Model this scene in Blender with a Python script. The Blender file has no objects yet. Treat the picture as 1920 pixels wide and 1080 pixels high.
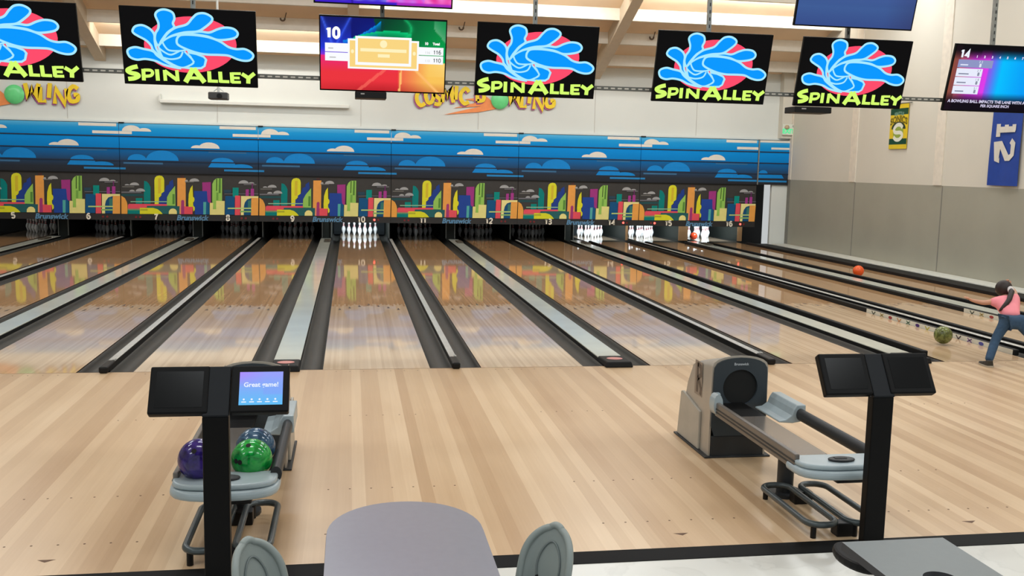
import bpy, math, random
from mathutils import Vector, Matrix
import numpy as np
random.seed(7)
SC = bpy.context.scene
COL = SC.collection
PI = math.pi

# ------------------------------------------------------------------ camera
CAM_LOC = (-0.266, -9.7379, 2.0582)
YAW, PITCH, ROLL, FPX = 0.1655, 0.1245, 0.0213, 1830.46
def make_camera():
    F = Vector((math.sin(YAW)*math.cos(PITCH), math.cos(YAW)*math.cos(PITCH), -math.sin(PITCH)))
    R = Vector((math.cos(YAW), -math.sin(YAW), 0))
    U = R.cross(F)
    R2 = R*math.cos(ROLL) + U*math.sin(ROLL)
    U2 = -R*math.sin(ROLL) + U*math.cos(ROLL)
    cd = bpy.data.cameras.new('camera'); co = bpy.data.objects.new('camera', cd); COL.objects.link(co)
    cd.sensor_width = 36.0; cd.lens = FPX*36.0/1920.0; cd.clip_end = 200
    co.matrix_world = Matrix(((R2.x, U2.x, -F.x, CAM_LOC[0]), (R2.y, U2.y, -F.y, CAM_LOC[1]), (R2.z, U2.z, -F.z, CAM_LOC[2]), (0, 0, 0, 1)))
    SC.camera = co
make_camera()

# ------------------------------------------------------------------ exposure, world, lamps
SC.view_settings.view_transform = 'Standard'
SC.view_settings.look = 'None'
SC.view_settings.exposure = 0.0
SC.view_settings.gamma = 1.0
SC.view_settings.use_curve_mapping = False
W = bpy.data.worlds.new('world'); SC.world = W; W.use_nodes = True
W.node_tree.nodes['Background'].inputs[0].default_value = (0.96, 1.0, 1.0, 1)
W.node_tree.nodes['Background'].inputs[1].default_value = 0.55

def area(name, loc, target, sx, sy, power, col=(1, 1, 1)):
    l = bpy.data.lights.new(name, 'AREA'); l.shape = 'RECTANGLE'; l.size = sx; l.size_y = sy
    l.energy = power; l.color = col
    o = bpy.data.objects.new(name, l); COL.objects.link(o); o.location = loc
    d = Vector(target) - Vector(loc)
    o.rotation_euler = d.to_track_quat('-Z', 'Y').to_euler()
    return l
WARM = (0.95, 1.0, 1.02)
# rows of fluorescent fittings slung under the roof of the hall
for y, z, p in ((-9.0, 7.0, 190), (-4.5, 7.6, 215), (0.5, 7.6, 270), (5.5, 7.4, 300), (10.0, 6.7, 290)):
    for x in (-7.0, -1.0, 5.0, 10.0):
        area('hall_lamp', (x, y, z), (x, y, 0), 2.4, 0.5, p*0.40, WARM)
# fluorescent strips fixed to the back of a purlin in each roof bay light the next purlin
for x, y, w, p in ((-9.6, 12.98, 5.5, 60), (-3.3, 14.98, 5.6, 60), (3.1, 12.86, 5.6, 60), (9.0, 12.86, 5.0, 70)):
    area('roof_strip_light', (x, y, 4.72+0.408*(16.6-y)-0.16), (x, y+1.0, 4.72+0.408*(16.6-y)-0.5), w, 0.08, p, (1, 0.99, 0.95))

# ------------------------------------------------------------------ helpers
def lin(c):
    f = lambda v: v/12.92 if v <= 0.04045 else ((v+0.055)/1.055)**2.4
    return tuple(f(v/255.0) for v in c[:3]) + (1.0,)

MATS = {}
def nt(name):
    m = bpy.data.materials.new(name); m.use_nodes = True
    t = m.node_tree; b = t.nodes['Principled BSDF']
    return m, t, b
def M(name, rgb, rough=0.5, metal=0.0, var=0.06, scale=8.0, spec=0.5, bump=0.0):
    """plain procedural material: base colour gently varied by noise"""
    if name in MATS: return MATS[name]
    m, t, b = nt(name)
    c = lin(rgb)
    n = t.nodes.new('ShaderNodeTexNoise'); n.inputs['Scale'].default_value = scale; n.inputs['Detail'].default_value = 3
    tc = t.nodes.new('ShaderNodeTexCoord'); t.links.new(tc.outputs['Object'], n.inputs['Vector'])
    r = t.nodes.new('ShaderNodeValToRGB')
    r.color_ramp.elements[0].position = 0.3; r.color_ramp.elements[1].position = 0.7
    r.color_ramp.elements[0].color = tuple(v*(1-var) for v in c[:3]) + (1,)
    r.color_ramp.elements[1].color = tuple(min(1, v*(1+var)) for v in c[:3]) + (1,)
    t.links.new(n.outputs['Fac'], r.inputs[0]); t.links.new(r.outputs[0], b.inputs['Base Color'])
    b.inputs['Roughness'].default_value = rough; b.inputs['Metallic'].default_value = metal
    b.inputs['Specular IOR Level'].default_value = spec
    if bump:
        bp = t.nodes.new('ShaderNodeBump'); bp.inputs['Strength'].default_value = bump
        t.links.new(n.outputs['Fac'], bp.inputs['Height']); t.links.new(bp.outputs[0], b.inputs['Normal'])
    MATS[name] = m; return m
def E(name, rgb, s=1.0):
    """self-lit colour for lamps and screens"""
    if name in MATS: return MATS[name]
    m, t, b = nt(name)
    b.inputs['Base Color'].default_value = (0.002, 0.002, 0.002, 1); b.inputs['Roughness'].default_value = 0.3
    b.inputs['Specular IOR Level'].default_value = 0.06
    b.inputs['Emission Color'].default_value = lin(rgb); b.inputs['Emission Strength'].default_value = s
    MATS[name] = m; return m
def picture_mat(name, s=1.0):
    if name in MATS: return MATS[name]
    m, t, b = nt(name)
    a = t.nodes.new('ShaderNodeVertexColor'); a.layer_name = 'picture'
    b.inputs['Base Color'].default_value = (0.002, 0.002, 0.002, 1); b.inputs['Roughness'].default_value = 0.3; b.inputs['Specular IOR Level'].default_value = 0.06
    t.links.new(a.outputs[0], b.inputs['Emission Color']); b.inputs['Emission Strength'].default_value = s
    MATS[name] = m; return m
def P(rgb):
    return M('print_%02x%02x%02x' % tuple(rgb), rgb, 0.5, var=0.03, spec=0.2)
def L(rgb, s=1.0):
    return E('lit_%02x%02x%02x' % tuple(rgb), rgb, s)

def wood(name, light, mid, dark, rough, board, length, coat=0.0, far=None):
    """strip-board timber running along Y"""
    m, t, b = nt(name); N = t.nodes.new; K = t.links.new
    geo = N('ShaderNodeNewGeometry'); sep = N('ShaderNodeSeparateXYZ'); K(geo.outputs['Position'], sep.inputs[0])
    def math_(op, a, bb=None):
        n = N('ShaderNodeMath'); n.operation = op
        for i, v in enumerate((a, bb)):
            if v is None: continue
            if hasattr(v, 'links'): K(v, n.inputs[i])
            else: n.inputs[i].default_value = v
        return n.outputs[0]
    bi = math_('FLOOR', math_('DIVIDE', sep.outputs[0], board))
    wn = N('ShaderNodeTexWhiteNoise'); wn.noise_dimensions = '1D'; K(bi, wn.inputs['W'])
    yy = math_('FLOOR', math_('DIVIDE', math_('ADD', sep.outputs[1], math_('ADD', math_('MULTIPLY', wn.outputs['Value'], 7.0), 9.0)), length))
    wn2 = N('ShaderNodeTexWhiteNoise'); wn2.noise_dimensions = '2D'
    cb = N('ShaderNodeCombineXYZ'); K(bi, cb.inputs[0]); K(yy, cb.inputs[1]); K(cb.outputs[0], wn2.inputs['Vector'])
    # grain: noise stretched along the board
    mp = N('ShaderNodeCombineXYZ')
    K(math_('MULTIPLY', sep.outputs[0], 60.0), mp.inputs[0]); K(math_('MULTIPLY', sep.outputs[1], 1.4), mp.inputs[1])
    gr = N('ShaderNodeTexNoise'); gr.inputs['Scale'].default_value = 1.0; gr.inputs['Detail'].default_value = 4; K(mp.outputs[0], gr.inputs['Vector'])
    mp2 = N('ShaderNodeCombineXYZ')
    K(math_('MULTIPLY', sep.outputs[0], 2.2), mp2.inputs[0]); K(math_('MULTIPLY', sep.outputs[1], 0.8), mp2.inputs[1])
    bl = N('ShaderNodeTexNoise'); bl.inputs['Scale'].default_value = 1.0; bl.inputs['Detail'].default_value = 2; K(mp2.outputs[0], bl.inputs['Vector'])
    f = math_('ADD', math_('MULTIPLY', wn2.outputs['Value'], 0.55), math_('MULTIPLY', gr.outputs['Fac'], 0.24))
    f = math_('ADD', f, math_('MULTIPLY', math_('SUBTRACT', bl.outputs['Fac'], 0.5), 0.5))
    r = N('ShaderNodeValToRGB'); cr = r.color_ramp
    cr.elements[0].position = 0.05; cr.elements[0].color = lin(dark)
    cr.elements[1].position = 0.95; cr.elements[1].color = lin(light)
    e = cr.elements.new(0.5); e.color = lin(mid)
    K(f, r.inputs[0]); out = r.outputs[0]
    if far:      # the lane changes from maple to darker pine past the aiming arrows
        mx = N('ShaderNodeMix'); mx.data_type = 'RGBA'; mx.blend_type = 'MULTIPLY'; mx.inputs[7].default_value = far
        K(math_('GREATER_THAN', sep.outputs[1], math_('ADD', 4.35, math_('MULTIPLY', wn.outputs['Value'], 0.3))), mx.inputs[0]); K(out, mx.inputs[6]); out = mx.outputs[2]
    K(out, b.inputs['Base Color'])
    b.inputs['Roughness'].default_value = rough
    b.inputs['Coat Weight'].default_value = coat; b.inputs['Coat Roughness'].default_value = rough*0.6
    MATS[name] = m; return m

class MB:
    """collects shapes; build() links them as ONE mesh object"""
    def __init__(s): s.v = []; s.f = []; s.m = []
    def add(s, vs, fs, mi=0):
        o = len(s.v); s.v += [tuple(v) for v in vs]
        for f in fs: s.f.append([i+o for i in f]); s.m.append(mi)
        return s
    def box(s, x0, y0, z0, x1, y1, z1, mi=0, top=None):
        v = [(x0,y0,z0),(x1,y0,z0),(x1,y1,z0),(x0,y1,z0),(x0,y0,z1),(x1,y0,z1),(x1,y1,z1),(x0,y1,z1)]
        fs = [(3,2,1,0),(0,1,5,4),(1,2,6,5),(2,3,7,6),(3,0,4,7)]
        s.add(v, fs, mi); o = len(s.v)-8
        s.f.append([o+4, o+5, o+6, o+7]); s.m.append(mi if top is None else top)
        return s
    def obox(s, c, size, rot, mi=0):
        c = Vector(c); hx, hy, hz = (d/2 for d in size)
        v = [c + rot @ Vector((a*hx, b*hy, d*hz)) for d in (-1,1) for a, b in ((-1,-1),(1,-1),(1,1),(-1,1))]
        return s.add(v, [(3,2,1,0),(4,5,6,7),(0,1,5,4),(1,2,6,5),(2,3,7,6),(3,0,4,7)], mi)
    def tube(s, pts, r, n=10, mi=0, closed=False, ry=None):
        pts = [Vector(p) for p in pts]; k = len(pts)
        rs = r if isinstance(r, (list, tuple)) else [r]*k
        rings = []; up = Vector((0, 0, 1)); prev = None
        for i, p in enumerate(pts):
            a = pts[(i-1) % k] if (closed or i > 0) else p
            b = pts[(i+1) % k] if (closed or i < k-1) else p
            d = (b-a).normalized()
            if prev is None:
                u = up if abs(d.z) < 0.9 else Vector((1, 0, 0))
                x = d.cross(u).normalized()
            else:
                x = (prev - d*prev.dot(d)).normalized()
            prev = x; y = d.cross(x)
            rr = rs[i]; r2 = rr if ry is None else ry
            rings.append([p + x*rr*math.cos(2*PI*j/n) + y*r2*math.sin(2*PI*j/n) for j in range(n)])
        o = len(s.v)
        for g in rings: s.v += [tuple(q) for q in g]
        m = k if closed else k-1
        for i in range(m):
            for j in range(n):
                a = o+i*n; b = o+((i+1) % k)*n
                s.f.append([a+j, a+(j+1) % n, b+(j+1) % n, b+j]); s.m.append(mi)
        if not closed:
            s.f.append([o+j for j in range(n)][::-1]); s.m.append(mi)
            s.f.append([o+(k-1)*n+j for j in range(n)]); s.m.append(mi)
        return s
    def lathe(s, prof, n=16, c=(0,0,0), mi=0, mis=None):
        o = len(s.v); k = len(prof)
        for r, z in prof:
            s.v += [(c[0]+r*math.cos(2*PI*j/n), c[1]+r*math.sin(2*PI*j/n), c[2]+z) for j in range(n)]
        for i in range(k-1):
            for j in range(n):
                s.f.append([o+i*n+j, o+i*n+(j+1) % n, o+(i+1)*n+(j+1) % n, o+(i+1)*n+j]); s.m.append(mis[i] if mis else mi)
        s.f.append([o+j for j in range(n)][::-1]); s.m.append(mi)
        s.f.append([o+(k-1)*n+j for j in range(n)]); s.m.append(mi)
        return s
    def sphere(s, c, r, n=24, mi=0, sc=(1,1,1)):
        o = len(s.v); h = n//2
        for i in range(1, h):
            t = PI*i/h
            s.v += [(c[0]+sc[0]*r*math.sin(t)*math.cos(2*PI*j/n), c[1]+sc[1]*r*math.sin(t)*math.sin(2*PI*j/n), c[2]+sc[2]*r*math.cos(t)) for j in range(n)]
        s.v += [(c[0], c[1], c[2]+sc[2]*r), (c[0], c[1], c[2]-sc[2]*r)]
        T = o+(h-1)*n; B = T+1
        for j in range(n):
            s.f.append([T, o+j, o+(j+1) % n]); s.m.append(mi)
            e = o+(h-2)*n; s.f.append([B, e+(j+1) % n, e+j]); s.m.append(mi)
            for i in range(h-2):
                s.f.append([o+i*n+j, o+(i+1)*n+j, o+(i+1)*n+(j+1) % n, o+i*n+(j+1) % n]); s.m.append(mi)
        return s
    def poly(s, pts, mi=0): return s.add(pts, [list(range(len(pts)))], mi)
    def prism(s, pts, fn, d, mi=0, side=None):
        """outline pts (2-D) -> 3-D by fn(a, b, depth); solid from depth 0 to d"""
        n = len(pts); A = [fn(a, b, 0) for a, b in pts]; B = [fn(a, b, d) for a, b in pts]
        s.add(A+B, [list(range(n)), list(range(2*n-1, n-1, -1))], mi)
        o = len(s.v)-2*n; sm = mi if side is None else side
        for i in range(n):
            j = (i+1) % n; s.f.append([o+j, o+i, o+n+i, o+n+j]); s.m.append(sm)
        return s
    def build(s, name, mats, parent=None, smooth=0, bevel=0.0, loc=None, col=None, seg=2):
        me = bpy.data.meshes.new(name); me.from_pydata(s.v, [], s.f)
        if not isinstance(mats, (list, tuple)): mats = [mats]
        for m in mats: me.materials.append(m)
        me.polygons.foreach_set('material_index', s.m)
        if smooth:
            me.polygons.foreach_set('use_smooth', [True]*len(me.polygons)); me.set_sharp_from_angle(angle=math.radians(smooth))
        if col is not None:
            at = me.color_attributes.new('picture', 'FLOAT_COLOR', 'POINT')
            at.data.foreach_set('color', np.array(col, dtype=np.float32).ravel())
        me.update()
        o = bpy.data.objects.new(name, me); COL.objects.link(o)
        if parent: o.parent = parent
        if loc is not None: o.location = loc
        if bevel:
            b = o.modifiers.new('bevel', 'BEVEL'); b.width = bevel; b.segments = seg; b.limit_method = 'ANGLE'; b.angle_limit = math.radians(40)
        return o

def tag(o, label, cat, group=None, kind=None):
    if label: o['label'] = label
    if cat: o['category'] = cat
    if group: o['group'] = group
    if kind: o['kind'] = kind
    return o
def thing(name, loc, label, cat, group=None, rot=(0,0,0)):
    o = bpy.data.objects.new(name, None); COL.objects.link(o); o.location = loc; o.rotation_euler = rot
    o.empty_display_size = 0.1
    return tag(o, label, cat, group)
def struct(o):
    o['kind'] = 'structure'; return o
def copy_tree(o, parent=None):
    c = o.copy(); COL.objects.link(c)
    if parent: c.parent = parent
    for ch in list(o.children): copy_tree(ch, c)
    return c

# 2-D drawing helpers for prints, screens and lettering
def smooth_loop(pts, sub=6, closed=True):
    n = len(pts); out = []
    rng = range(n) if closed else range(n-1)
    for i in rng:
        g = (lambda k: pts[k % n]) if closed else (lambda k: pts[min(max(k, 0), n-1)])
        p0, p1, p2, p3 = g(i-1), g(i), g(i+1), g(i+2)
        for j in range(sub):
            t = j/sub
            out.append(tuple(0.5*((2*p1[k]) + (-p0[k]+p2[k])*t + (2*p0[k]-5*p1[k]+4*p2[k]-p3[k])*t*t + (-p0[k]+3*p1[k]-3*p2[k]+p3[k])*t**3) for k in (0, 1)))
    if not closed: out.append(pts[-1])
    return out
def stroke(mb, pts, w, fn, closed=False, mi=0, caps=False, depth=0.0):
    """a line of width w along pts, drawn flat (or as a solid when depth is set)"""
    n = len(pts); Lp = []; Rp = []
    for i in range(n):
        a = pts[i-1] if (i > 0 or closed) else pts[i]
        b = pts[(i+1) % n] if (i < n-1 or closed) else pts[i]
        dx, dy = b[0]-a[0], b[1]-a[1]; l = math.hypot(dx, dy) or 1
        k = 1.0
        if (0 < i < n-1) or closed:
            d1 = (pts[i][0]-a[0], pts[i][1]-a[1]); l1 = math.hypot(*d1) or 1
            c = (d1[0]*dx+d1[1]*dy)/(l1*l); k = 1/max(0.55, abs(c))
        nx, ny = -dy/l*w/2*k, dx/l*w/2*k
        Lp.append((pts[i][0]+nx, pts[i][1]+ny)); Rp.append((pts[i][0]-nx, pts[i][1]-ny))
    m = n if closed else n-1
    for i in range(m):
        j = (i+1) % n
        q = [Rp[i], Rp[j], Lp[j], Lp[i]]
        if depth: mb.prism(q, fn, depth, mi)
        else: mb.poly([fn(a, b, 0) for a, b in q], mi)
    return mb
FONT_OBJ = None
def text(mb, s, size, fn, mi=0, bold=0.0, align='CENTER', shear=0.0, extrude=0.0, space=1.0):
    cu = bpy.data.curves.new('t', 'FONT'); cu.body = s; cu.size = size; cu.align_x = align; cu.align_y = 'CENTER'
    cu.offset = bold; cu.shear = shear; cu.extrude = extrude; cu.space_character = space; cu.resolution_u = 3
    o = bpy.data.objects.new('t', cu); COL.objects.link(o)
    bpy.context.view_layer.update()
    dg = bpy.context.evaluated_depsgraph_get(); me = bpy.data.meshes.new_from_object(o.evaluated_get(dg))
    mb.add([fn(v.co.x, v.co.y, v.co.z) for v in me.vertices], [list(p.vertices) for p in me.polygons], mi)
    bpy.data.objects.remove(o); bpy.data.curves.remove(cu); bpy.data.meshes.remove(me)
    return mb
DIG = {'0': [(.5, 1), (.12, .82), (.06, .5), (.12, .18), (.5, 0), (.88, .18), (.94, .5), (.88, .82)], '1': [(.12, .74), (.42, .86), (.58, 1), (.58, 0)],
       '2': [(.08, .76), (.3, .98), (.75, .97), (.9, .72), (.7, .45), (.1, .04), (.95, .04)], '3': [(.1, .86), (.45, 1), (.85, .85), (.8, .6), (.42, .53), (.85, .42), (.88, .15), (.45, 0), (.08, .14)],
       '4': [(.95, .25), (.05, .25), (.68, 1), (.72, 0)], '5': [(.88, .97), (.2, .97), (.14, .55), (.55, .62), (.9, .4), (.8, .08), (.4, 0), (.08, .12)],
       '6': [(.85, .88), (.5, 1), (.14, .7), (.08, .3), (.45, 0), (.9, .18), (.86, .5), (.45, .6), (.12, .4)], '7': [(.06, .96), (.94, .96), (.55, .45), (.42, 0)],
       '8': [(.5, .54), (.14, .72), (.25, .97), (.75, .97), (.86, .72), (.5, .54), (.08, .3), (.2, .02), (.8, .02), (.92, .3)], '9': [(.15, .12), (.5, 0), (.86, .3), (.92, .7), (.55, 1), (.1, .82), (.14, .5), (.55, .4), (.88, .6)]}
def digits(mb, s, h, fn, mi=0, w=None, wt=0.2, depth=0.0):
    """bold figures drawn as strokes, centred on the origin"""
    w = w or h*.5; adv = [w*(.72 if c == '1' else 1)+h*.2 for c in s]; x = -sum(adv)/2+h*.1
    for c, a in zip(s, adv):
        pts = [(x+p*(a-h*.2), (q-.5)*h*.82) for p, q in DIG[c]]
        if c in '0368925': pts = smooth_loop(pts, 4, c in '08')
        stroke(mb, pts, h*wt, fn, closed=(c in '08'), mi=mi, depth=depth); x += a
    return mb
def picture(mb, fn, w, h, nx, ny, colfn, lay=0.0):
    """grid of coloured points (a lit screen picture); returns the colour list"""
    cols = []; vs = []; fs = []
    for j in range(ny+1):
        for i in range(nx+1):
            u, v = i/nx, j/ny; vs.append(fn((u-.5)*w, (v-.5)*h, lay)); cols.append(lin(colfn(u, v)))
    for j in range(ny):
        for i in range(nx):
            a = j*(nx+1)+i; fs.append((a, a+1, a+nx+2, a+nx+1))
    mb.add(vs, fs, 0)
    return cols
mix = lambda a, b, t: tuple(a[k]+(b[k]-a[k])*min(1, max(0, t)) for k in range(3))
SKYLINE = [((38,78,82),[(0.004,0.494),(0.169,0.502),(0.169,0.443),(0.003,0.435)]),((168,168,168),[(0.132,0.71),(0.13,0.734),(0.125,0.755),(0.116,0.771),(0.105,0.779),(0.093,0.778),(0.082,0.769),(0.072,0.752),(0.066,0.73),(0.064,0.706)]),((168,168,168),[(0.063,0.706),(0.062,0.717),(0.059,0.726),(0.055,0.733),(0.049,0.737),(0.043,0.737),(0.038,0.732),(0.033,0.725),(0.03,0.715),(0.029,0.704)]),((120,118,112),[(0.011,0.678),(0.097,0.683),(0.097,0.662),(0.011,0.657)]),((0,128,124),[(0.168,0.823),(0.188,0.805),(0.203,0.747),(0.213,0.669),(0.21,0.259),(0.162,0.257)]),((168,168,168),[(0.174,0.561),(0.172,0.587),(0.166,0.61),(0.157,0.626),(0.146,0.635),(0.134,0.634),(0.123,0.624),(0.114,0.607),(0.108,0.584),(0.106,0.558)]),((168,168,168),[(0.1,0.557),(0.099,0.572),(0.096,0.584),(0.091,0.593),(0.084,0.598),(0.077,0.597),(0.071,0.592),(0.066,0.582),(0.062,0.57),(0.061,0.555)]),((120,120,128),[(0.004,0.546),(0.146,0.553),(0.146,0.527),(0.004,0.52)]),((0,136,126),[(0.106,0.394),(0.153,0.397),(0.152,0.256),(0.105,0.254)]),((224,220,48),[(0.242,0.841),(0.247,0.907),(0.259,0.947),(0.279,0.963),(0.298,0.95),(0.309,0.905),(0.313,0.846),(0.311,0.556),(0.274,0.409),(0.268,0.238),(0.24,0.237)]),((214,188,52),[(0.269,0.889),(0.289,0.89),(0.286,0.515),(0.266,0.514)]),((36,64,142),[(0.375,0.869),(0.38,0.705),(0.328,0.412),(0.327,0.251),(0.27,0.248),(0.272,0.422),(0.29,0.43),(0.29,0.515),(0.312,0.569),(0.319,0.622),(0.327,0.715),(0.347,0.742),(0.349,0.808)]),((152,200,92),[(0.39,0.712),(0.39,0.214),(0.327,0.217),(0.33,0.425),(0.349,0.545)]),((88,140,62),[(0.37,0.506),(0.386,0.507),(0.384,0.256),(0.368,0.255)]),((150,196,160),[(0.068,0.315),(0.328,0.327),(0.327,0.304),(0.068,0.292)]),((232,84,100),[(0.05,0.228),(0.058,0.248),(0.327,0.254),(0.331,0.212),(0.184,0.205),(0.184,0.166),(0.131,0.134),(0.047,0.132)]),((40,98,100),[(0.184,0.203),(0.42,0.213),(0.418,0.012),(0.182,0.003)]),((236,164,74),[(0.003,0.448),(0.028,0.39),(0.041,0.3),(0.046,0.215),(0.043,0),(0,0)]),((172,142,110),[(0.046,0.129),(0.133,0.132),(0.133,0.109),(0.046,0.105)]),((70,146,110),[(0.046,0.105),(0.133,0.109),(0.132,0.083),(0.046,0.079)]),((0,126,122),[(0.046,0.079),(0.132,0.083),(0.132,0.001),(0.045,0)]),((222,220,46),[(0.133,0.153),(0.229,0.157),(0.26,0.126),(0.282,0.067),(0.297,0.007),(0.132,0.001)]),((178,178,50),[(0.135,0.125),(0.189,0.127),(0.189,0.084),(0.134,0.081)]),((240,226,142),[(0.34,0.009),(0.342,0.083),(0.355,0.136),(0.371,0.15),(0.388,0.135),(0.399,0.085),(0.399,0.011)]),((120,40,24),[(0.435,0.972),(0.438,0.973),(0.437,0.906),(0.434,0.906)]),((120,40,24),[(0.448,0.973),(0.452,0.974),(0.451,0.907),(0.448,0.907)]),((236,162,80),[(0.408,0.907),(0.468,0.911),(0.464,0.014),(0.418,0.012),(0.42,0.208),(0.403,0.207)]),((232,84,96),[(0.424,0.202),(0.515,0.206),(0.513,0.013),(0.422,0.009)]),((236,150,110),[(0.421,0.202),(0.431,0.203),(0.429,0.012),(0.419,0.012)]),((168,60,118),[(0.452,0.013),(0.454,0.327),(0.453,0.343),(0.45,0.357),(0.446,0.364),(0.441,0.364),(0.436,0.356),(0.433,0.342),(0.432,0.326),(0.429,0.012)]),((226,220,46),[(0.517,0.734),(0.519,0.449),(0.528,0.423),(0.53,0.383),(0.526,0.33),(0.518,0.303),(0.519,0.23),(0.53,0.184),(0.53,0.118),(0.519,0.078),(0.516,0.197),(0.485,0.195),(0.484,0.315),(0.488,0.513),(0.501,0.66)]),((168,168,168),[(0.566,0.831),(0.564,0.858),(0.558,0.881),(0.548,0.898),(0.537,0.906),(0.525,0.905),(0.513,0.895),(0.503,0.877),(0.497,0.853),(0.495,0.826)]),((168,168,168),[(0.485,0.826),(0.484,0.841),(0.483,0.855),(0.48,0.864),(0.476,0.87),(0.473,0.869),(0.469,0.864),(0.466,0.854),(0.464,0.84),(0.463,0.824)]),((120,118,112),[(0.463,0.822),(0.526,0.826),(0.526,0.805),(0.463,0.801)]),((162,56,130),[(0.588,0.811),(0.651,0.822),(0.648,0.306),(0.625,0.305),(0.588,0.599)]),((36,70,152),[(0.528,0.593),(0.621,0.595),(0.625,0.348),(0.636,0.295),(0.638,0.01),(0.53,0.006),(0.53,0.118),(0.53,0.184),(0.519,0.23),(0.526,0.33),(0.53,0.383),(0.526,0.436)]),((20,92,132),[(0.618,0.334),(0.635,0.292),(0.638,0.01),(0.615,0.01)]),((84,172,164),[(0.593,0.32),(0.614,0.321),(0.611,0.009),(0.591,0.009)]),((152,200,92),[(0.661,0.773),(0.673,0.863),(0.693,0.918),(0.733,0.921),(0.731,0.353),(0.687,0.351),(0.686,0.144),(0.666,0.143),(0.665,0.297),(0.658,0.323)]),((62,90,40),[(0.691,0.911),(0.698,0.912),(0.695,0.605),(0.688,0.604)]),((86,132,56),[(0.711,0.915),(0.724,0.916),(0.721,0.55),(0.707,0.549)]),((118,168,74),[(0.689,0.562),(0.705,0.563),(0.703,0.368),(0.687,0.367)]),((44,70,86),[(0.746,0.634),(0.801,0.637),(0.8,0.557),(0.746,0.554)]),((20,84,132),[(0.755,0.48),(0.824,0.483),(0.82,0.012),(0.751,0.009)]),((110,110,116),[(0.749,0.541),(1,0.555),(1,0.536),(0.749,0.522)]),((0,140,130),[(0.81,0.692),(0.854,0.694),(0.852,0.466),(0.821,0.449),(0.809,0.477)]),((232,222,140),[(0.641,0.303),(0.665,0.305),(0.664,0.143),(0.686,0.144),(0.687,0.355),(0.75,0.354),(0.747,0.006),(0.639,0.002)]),((232,84,96),[(0.827,0.492),(0.866,0.494),(0.862,0.003),(0.823,0.001)]),((168,168,168),[(0.928,0.801),(0.926,0.829),(0.92,0.854),(0.91,0.872),(0.898,0.881),(0.885,0.88),(0.872,0.869),(0.862,0.85),(0.856,0.825),(0.853,0.796)]),((168,168,168),[(0.971,0.804),(0.97,0.815),(0.966,0.826),(0.96,0.833),(0.953,0.837),(0.945,0.836),(0.938,0.832),(0.932,0.824),(0.929,0.813),(0.927,0.801)]),((120,118,122),[(0.892,0.785),(0.986,0.791),(0.985,0.767),(0.892,0.761)]),((108,48,100),[(0.951,0.808),(0.96,0.808),(0.959,0.671),(0.95,0.67)]),((166,60,140),[(0.906,0.654),(0.929,0.656),(0.928,0.489),(0.905,0.488)]),((166,60,140),[(0.943,0.673),(0.968,0.674),(0.967,0.491),(0.942,0.49)]),((238,225,150),[(0.871,0.486),(0.999,0.487),(0.995,0.008),(0.867,0.003)]),((20,80,122),[(0.889,0.004),(0.891,0.227),(0.898,0.321),(0.916,0.402),(0.947,0.434),(0.944,0.006)]),((60,122,112),[(0.922,0.376),(0.947,0.377),(0.945,0.202),(0.92,0.201)]),((236,164,78),[(0.947,0.439),(1,0.442),(0.996,0.002),(0.943,0.0)]),((190,214,130),[(0.772,0.187),(0.947,0.194),(0.947,0.162),(0.771,0.154)]),((140,184,108),[(0.863,0.113),(0.947,0.116),(0.946,0.078),(0.862,0.075)])]
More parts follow.
